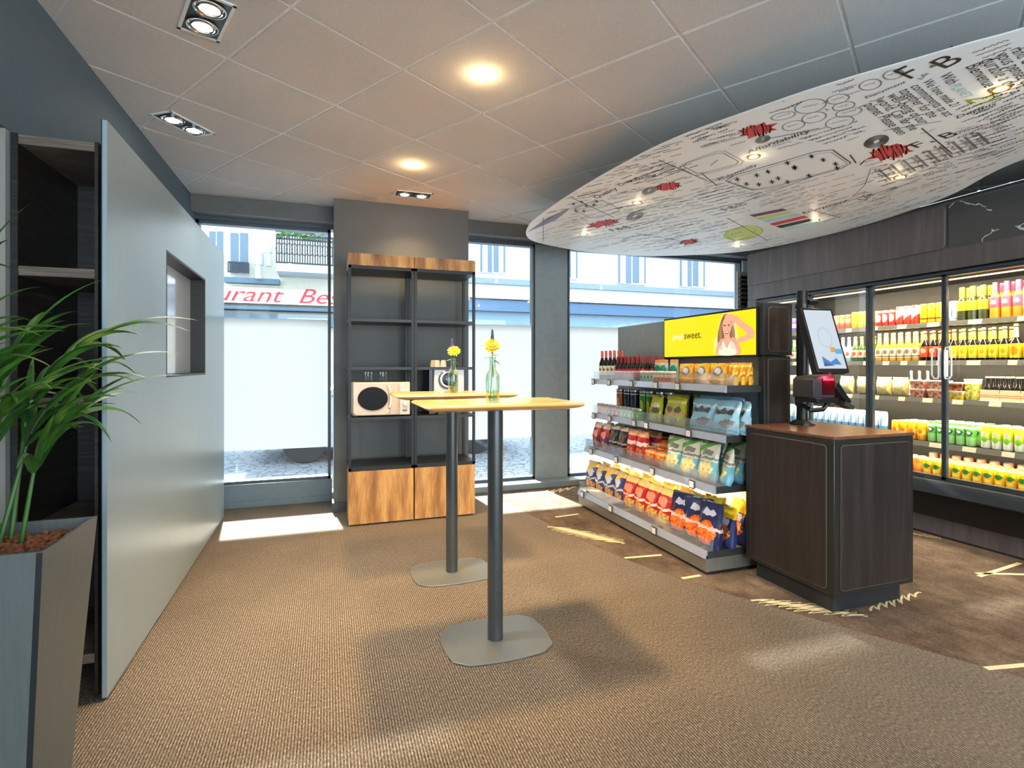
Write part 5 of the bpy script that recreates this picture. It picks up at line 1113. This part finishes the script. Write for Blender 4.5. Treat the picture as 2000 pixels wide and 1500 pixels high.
def splash(c, a, b, mi=1, seed=0):
    rr_ = random.Random(seed); n = 16; pts = []
    for k in range(n):
        t = 2 * PI * k / n; q = 1.15 if k % 2 else .72; q *= rr_.uniform(.85, 1.15); pts.append((c[0] + a * q * math.cos(t), c[1] + b * q * math.sin(t) - a * q * math.cos(t) * .18))
    q = [onz(u, v, ZR) for u, v in pts]; cc = onz(*c, ZR)
    m.add([(cc.x, cc.y, ZP + .0004)] + [(p.x, p.y, ZP + .0004) for p in q], [(0, 1 + i, 1 + (i + 1) % n) for i in range(n)], mi)
    scrawl(c, a * .9, b * .9, 18, mi, .01)
txt('F', (1774, 156), (1804, 143), 0, 0, .0, .19); txt('&', (1817, 133), (1830, 128), 0, 0, .0); txt('B', (1841, 136), (1885, 116), 0, 0, .0, .16)
txt('F', (1787, 290), (1812, 282), 0, 0, 0); txt('&', (1820, 279), (1831, 275), 0, 0, 0); txt('B', (1843, 272), (1874, 262), 0, 0, 0)
txt('Life', (1800, 155), (1816, 142), 0, .35, 0); txt('Enjoyment', (1690, 193), (1772, 160), 0, .35, 0)
txt('Affordability', (1462, 300), (1587, 256), 0, .35, 0)
txt('Dermis', (1868, 232), (1950, 202), 0, .4, 0)
txt('Mulawantily', (1405, 352), (1482, 322), 0, .35, 0); txt('Mulawantily', (1728, 346), (1808, 322), 0, .35, 0)
txt('Life', (1690, 391), (1710, 378), 0, .35, 0); txt('Enjoyment', (1570, 418), (1662, 391), 0, .35, 0)
txt('Quality', (1165, 388), (1210, 368), 0, .35, 0); txt('Only', (1212, 364), (1238, 352), 0, .3, 0); txt('Being', (1240, 352), (1285, 342), 0, .35, 0)
txt('F&B', (1418, 412), (1462, 398), 5, 0, 0); txt('F&B', (1196, 452), (1235, 444), 0, 0, 0)
# paragraphs reading away from the window
def col(lines, a, b, step):
    for i, s in enumerate(lines):
        A_ = (a[0] + step[0] * i, a[1] + step[1] * i); k = len(s) / max(len(x) for x in lines)
        txt(s, A_, (A_[0] + (b[0] - a[0]) * k, A_[1] + (b[1] - a[1]) * k), 0, 0, 0)
col(['We have made 21', 'commitments to act', 'together for the', 'well-being of our', 'world. Can for the', 'planet Please seen'], (1800, 160), (1870, 219), (-23, 9))
txt('With', (1834, 148), (1852, 166), 0, 0, 0); txt('PLANET', (1855, 168), (1882, 192), 3, 0, 0); txt('21', (1884, 194), (1902, 208), 2, 0, 0)
col(['rand. Cont', 'vous pensez que le', 'durable a de l a', 'Bienvenue chez '], (1972, 97), (2040, 170), (-29, 11))
# sketch frames, stars, arrows
def quad(a, b, c, d, w=.007, mi=0):
    pts = []; K = [a, b, c, d]
    for i in range(4):
        p, q = K[i], K[(i + 1) % 4]
        for k in range(1, 8): t_ = k / 8; pts.append((p[0] + (q[0] - p[0]) * t_, p[1] + (q[1] - p[1]) * t_))
    path(pts, w, mi, True)
quad((1408, 350), (1620, 288), (1668, 322), (1478, 374)); quad((1412, 353), (1618, 293), (1660, 322), (1480, 371), .004, 5)
quad((1330, 322), (1408, 296), (1448, 318), (1365, 340), .006, 5); quad((1322, 324), (1410, 291), (1458, 318), (1362, 345), .004, 5); path([(1388, 323), (1402, 312)], .006, 5)
quad((1118, 408), (1170, 388), (1215, 410), (1160, 428), .005, 5)
for u, v in ((1440, 350), (1478, 342), (1500, 335), (1538, 318), (1585, 305), (1608, 312), (1552, 328), (1482, 360), (1508, 355), (1580, 343), (1635, 328), (1538, 355), (1552, 326), (1520, 348), (1632, 320), (1458, 359)):
    for k in range(3):
        an = k * PI / 3 + .3; path([(u - 6 * math.cos(an), v - 4 * math.sin(an)), (u + 6 * math.cos(an), v + 4 * math.sin(an))], .007, 0)
for u, v in ((1120, 398), (1136, 394), (1145, 402), (1160, 400), (1140, 412), (1125, 412), (1165, 393)):
    for k in range(3):
        an = k * PI / 3; path([(u - 4 * math.cos(an), v - 2.4 * math.sin(an)), (u + 4 * math.cos(an), v + 2.4 * math.sin(an))], .009, 5)
for c, a, b in (((1583, 207), 31, 13), ((1637, 193), 22, 9), ((1648, 207), 22, 8), ((1590, 229), 24, 10), ((1658, 219), 26, 8), ((1640, 238), 28, 11), ((1550, 245), 22, 9), ((1530, 226), 24, 7), ((1700, 165), 22, 10), ((1745, 145), 20, 9)):
    oval(c, a, b, .005, 5); squig((c[0] - a * .55, c[1] + 4), (c[0] + a * .55, c[1] - 3), .02, .004, 5)
path([(1583, 220), (1590, 219)], .005, 5); path([(1612, 212), (1618, 215)], .005, 5); path([(1606, 202), (1618, 196)], .005, 5)
# red splashes and striped badges
splash((1738, 296), 42, 15, 1, 1); splash((1478, 254), 34, 13, 1, 2); splash((1305, 364), 26, 8, 1, 3); splash((1180, 436), 32, 7, 1, 4); splash((1345, 472), 18, 5, 1, 5)
for c, s in (((1712, 276), 1.0), ((1490, 272), .6), ((1268, 372), .6), ((1240, 422), .7)):
    for k in range(6): oval(c, 24 * s - k * 3.2 * s, 11 * s - k * 1.5 * s, .006, 0 if s == 1 else 5, -.3)
path([(1660, 302), (1672, 318), (1690, 312), (1680, 322)], .008); path([(1700, 330), (1690, 360), (1665, 385), (1600, 420)], .004, 5)
# colour bars
bars = [((1463, 420), (1528, 407), 4), ((1475, 426), (1540, 412), 6), ((1488, 431), (1556, 417), 3), ((1502, 437), (1570, 421), 1), ((1515, 442), (1580, 427), 0), ((1527, 447), (1592, 432), 3)]
for a, b, c in bars:
    d = (b[0] + 10, b[1] + 3.5); e = (a[0] + 10, a[1] + 3.5); q = [onz(*p, ZR) for p in (a, b, d, e)]; m.add([(p.x, p.y, ZP + .0003) for p in q], [(0, 1, 2, 3)], c)
oval((1452, 455), 38, 13, .008, 2, -.15, 6); oval((1452, 453), 24, 8, .006, 2, -.15); path([(1420, 462), (1435, 470), (1470, 462)], .02, 2)
# lilac smear at the tip
for k in range(16): path([(1032 + k * 3.4, 452 - k * 1.4), (1072 + k * 2.8, 424 - k * 1.2)], .006, 7)
path([(1061, 425), (1061, 470)], .004, 0)
# many small blocks of handwriting
for a, b, c, n_, h_ in (((1250, 330), (1320, 306), (1300, 345), 5, .018), ((1340, 268), (1420, 238), (1360, 276), 3, .018), ((1215, 350), (1300, 318), (1238, 360), 3, .015),
    ((1500, 282), (1620, 248), (1520, 292), 3, .02), ((1570, 272), (1680, 236), (1610, 282), 4, .02), ((1350, 372), (1440, 352), (1400, 392), 6, .016), ((1460, 385), (1560, 356), (1540, 410), 7, .018),
    ((1560, 360), (1660, 332), (1620, 378), 4, .02), ((1680, 320), (1790, 292), (1700, 330), 3, .02), ((1700, 340), (1780, 318), (1730, 372), 5, .02), ((1330, 395), (1400, 380), (1400, 425), 8, .015),
    ((1240, 395), (1320, 380), (1300, 410), 6, .015), ((1095, 440), (1150, 430), (1150, 470), 7, .014), ((1190, 410), (1290, 392), (1230, 440), 7, .014), ((1280, 440), (1370, 425), (1320, 462), 6, .014),
    ((1200, 466), (1330, 452), (1260, 490), 6, .014), ((1370, 440), (1440, 425), (1400, 470), 6, .016), ((1390, 478), (1560, 452), (1430, 490), 4, .016), ((1600, 400), (1700, 372), (1620, 412), 3, .018), ((1620, 418), (1760, 376), (1640, 428), 3, .022),
    ((1870, 215), (1990, 165), (1960, 240), 9, .018), ((1870, 262), (1960, 232), (1950, 290), 8, .02), ((1800, 300), (1930, 270), (1830, 330), 6, .022), ((1900, 105), (1990, 72), (1930, 120), 4, .02), ((1700, 200), (1740, 186), (1760, 240), 2, .02), ((1780, 320), (1860, 300), (1810, 352), 5, .022), ((1500, 205), (1560, 180), (1530, 215), 2, .016), ((1800, 262), (1850, 246), (1860, 262), 2, .025)):
    block(a, b, c, n_, h_, .0055, 0 if r.random() < .6 else 5)
avoid = ((1765, 90, 1910, 170), (1655, 140, 1880, 260), (1880, 90, 2000, 215), (1455, 245, 1600, 310), (1400, 285, 1675, 378), (1660, 255, 1900, 330), (1430, 225, 1530, 300), (1410, 405, 1600, 470), (1510, 190, 1680, 255), (1320, 290, 1460, 345))
for k in range(1500):
    u = r.uniform(1050, 1960); v = r.uniform(90, 492)
    if any(a_ < u < c_ and b_ < v < d_ for a_, b_, c_, d_ in avoid): continue
    p = onz(u, v, ZR)
    if (p.xy - cen).length > 2.4: continue
    ln = r.uniform(28, 62); e = ln * (.9 if u < 1400 else .8); dv = -.22 - (u - 1050) * .00018
    if r.random() < .75 or u < 1250: squig((u, v), (u + e, v + e * dv), .017, .0045, 0 if r.random() < .55 else 5)
for k in range(14): path([(1866 + k * 4, 252 + k * 5), (1900 + k * 5, 246 + k * 4), (1950 + k * 5, 238 + k * 3)], .003, 5)
for k in range(9): path([(1740 + k * 24, 352 - k * 9), (1716 + k * 24, 330 - k * 9)], .012, 5); squig((1738 + k * 24, 354 - k * 9), (1712 + k * 24, 328 - k * 9), .03, .005, 0)
for a, b in (((1240, 455), (1330, 470)), ((1286, 312), (1380, 352)), ((1370, 338), (1400, 362)), ((1450, 395), (1600, 340)), ((1420, 425), (1500, 470)), ((1580, 408), (1640, 425)), ((1115, 385), (1200, 425)), ((1800, 250), (1860, 300)), ((1480, 275), (1600, 250)), ((1725, 255), (1838, 236))): path([a, b], .006, 0 if b != (1838, 236) else 5)
inks = [plain('ink', (34, 36, 44), .6), plain('print_red', (206, 44, 58), .6), plain('print_green', (150, 190, 40), .6), plain('print_cyan', (170, 216, 220), .6), plain('print_plum', (110, 60, 84), .6), plain('print_grey', (128, 134, 142), .6), plain('print_lime', (206, 220, 130), .6), plain('print_lilac', (150, 150, 186), .6)]
# keep the print inside the raft outline
cl = Rr(m).build('printed_drawing', inks, raft)
ins = [p - cen for p in inset(.009)]
bm = bmesh.new(); bm.from_mesh(cl.data); bm.faces.ensure_lookup_table()
def inside(x, y):
    c = False; n = len(ins); j = n - 1
    for i in range(n):
        a, b = ins[i], ins[j]
        if (a.y > y) != (b.y > y) and x < (b.x - a.x) * (y - a.y) / (b.y - a.y) + a.x: c = not c
        j = i
    return c
bad = [f for f in bm.faces if not all(inside(v.co.x, v.co.y) for v in f.verts)]
bmesh.ops.delete(bm, geom=bad, context='FACES'); bm.to_mesh(cl.data); bm.free()

# ================================================================= LAMPS
lens_w = emit('lamp_white', (255, 244, 226), 9); lens_y = emit('lamp_warm', (255, 214, 130), 9)
def downlight(x, y, z, label, power, col, rr=.035, spot=1.9, group=None, tint=chrome, lens=lens_y, blend=.8, target=None):
    t = thing('recessed_spotlight', label, 'spotlight', (x, y, z), 0, group)
    MB().lathe([(rr, -.004), (rr * 1.35, -.003), (rr * 1.4, .0), (rr, .0)], 24, caps=False).build('trim_ring', tint, t)
    MB().lathe([(.001, -.0015), (rr * .98, -.0015), (rr, .0)], 20, caps=False).build('lens', lens, t)
    l = light('spotlight_beam', 'SPOT', (0, 0, -.02), power, col, parent=t, spot_size=spot, spot_blend=blend, shadow_soft_size=.09 if z > 2.6 else .03)
    if target: l.rotation_euler = (Vector(target) - Vector((x, y, z))).to_track_quat('-Z', 'Y').to_euler()
    l2 = light('spotlight_halo', 'POINT', (0, 0, -.035), min(1.1, power * .04) if z > 2.6 else .12, col, parent=t, shadow_soft_size=.02)
    return t
brass = plain('brass', (176, 140, 76), .3, .9)
for (u, v), nm in (((943, 145), 'warm recessed spotlight nearest the camera in the tiled ceiling'), ((806, 322), 'warm recessed spotlight in the tiles before the grey pillar')):
    p = onz(u, v, CEIL); downlight(p.x, p.y, CEIL, nm, 215 if v < 200 else 100, (1, .68, .30), .028, 1.55, 'warm spotlights in the tiled ceiling', white_trim, target=(p.x - (.15 if v < 200 else 0), p.y + (.55 if v < 200 else -.1), 0))
raftl = ['brassy spotlight near the large F&B lettering on the raft', 'spotlight under the Affordability lettering on the raft', 'spotlight above the second Mulawantily lettering on the raft', 'spotlight beside the small red splash near the raft window side', 'spotlight closest to the left tip of the raft', 'spotlight at the end of the coloured bars on the raft', 'spotlight at the far edge of the raft by the green oval']
for (u, v), nm in zip(((1955, 172), (1472, 305), (1758, 345), (1244, 395), (1140, 457), (1592, 430), (1440, 480)), raftl):
    p = onz(u, v, ZR); downlight(p.x, p.y, ZR - .003, nm, 22, (1, .78, .48), .026, 2.0, 'spotlights in the raft', brass)
def twin(x, y, rz, label, power, col, sc=1.0, target=None):
    t = thing('twin_spotlight', label, 'spotlight', (x, y, CEIL), rz, 'twin spotlights in the tiled ceiling')
    w, d = .165, .085
    MB().box(-w, w, -d, -d + .014, -.006, .002).box(-w, w, d - .014, d, -.006, .002).box(-w, -w + .014, -d, d, -.006, .002).box(w - .014, w, -d, d, -.006, .002).build('frame', white_trim, t)
    MB().box(-w + .014, w - .014, -d + .014, d - .014, -.002, .0).build('recess', black_plastic, t)
    for s in (-1, 1):
        h = MB().lathe([(.052, -.002), (.060, -.010), (.064, -.010), (.064, -.002)], 28, (s * .075, 0, 0), caps=False).lathe([(.048, -.004), (.040, -.012), (.044, -.014), (.050, -.012)], 28, (s * .075, 0, 0), caps=False).build('lamp_ring', chrome, t)
        MB().lathe([(.001, -.006), (.034, -.006), (.046, -.003)], 24, (s * .075, 0, 0), caps=False).build('reflector', lens_w, h)
        l = light('twin_beam', 'SPOT', (s * .075, 0, -.02), power, col, parent=t, spot_size=1.55 if target else 2.0, spot_blend=.8, shadow_soft_size=.07)
        if target:
            dv = Matrix.Rotation(-rz, 3, 'Z') @ (Vector(target) - Vector((x, y, CEIL))); l.rotation_euler = dv.to_track_quat('-Z', 'Y').to_euler()
    return t
twin(-.50, 2.62, -1.2, 'twin white spotlight cut off at the top left of the photo', 95, (1, .93, .82), target=(.75, 2.35, 0))
twin(-.855, 3.83, .95, 'twin white spotlight above the blue-grey partition', 50, (1, .93, .82), target=(.2, 3.5, 0))
twin(.715, 4.735, 0, 'twin spotlight over the black racks', 15, (1, .74, .42))
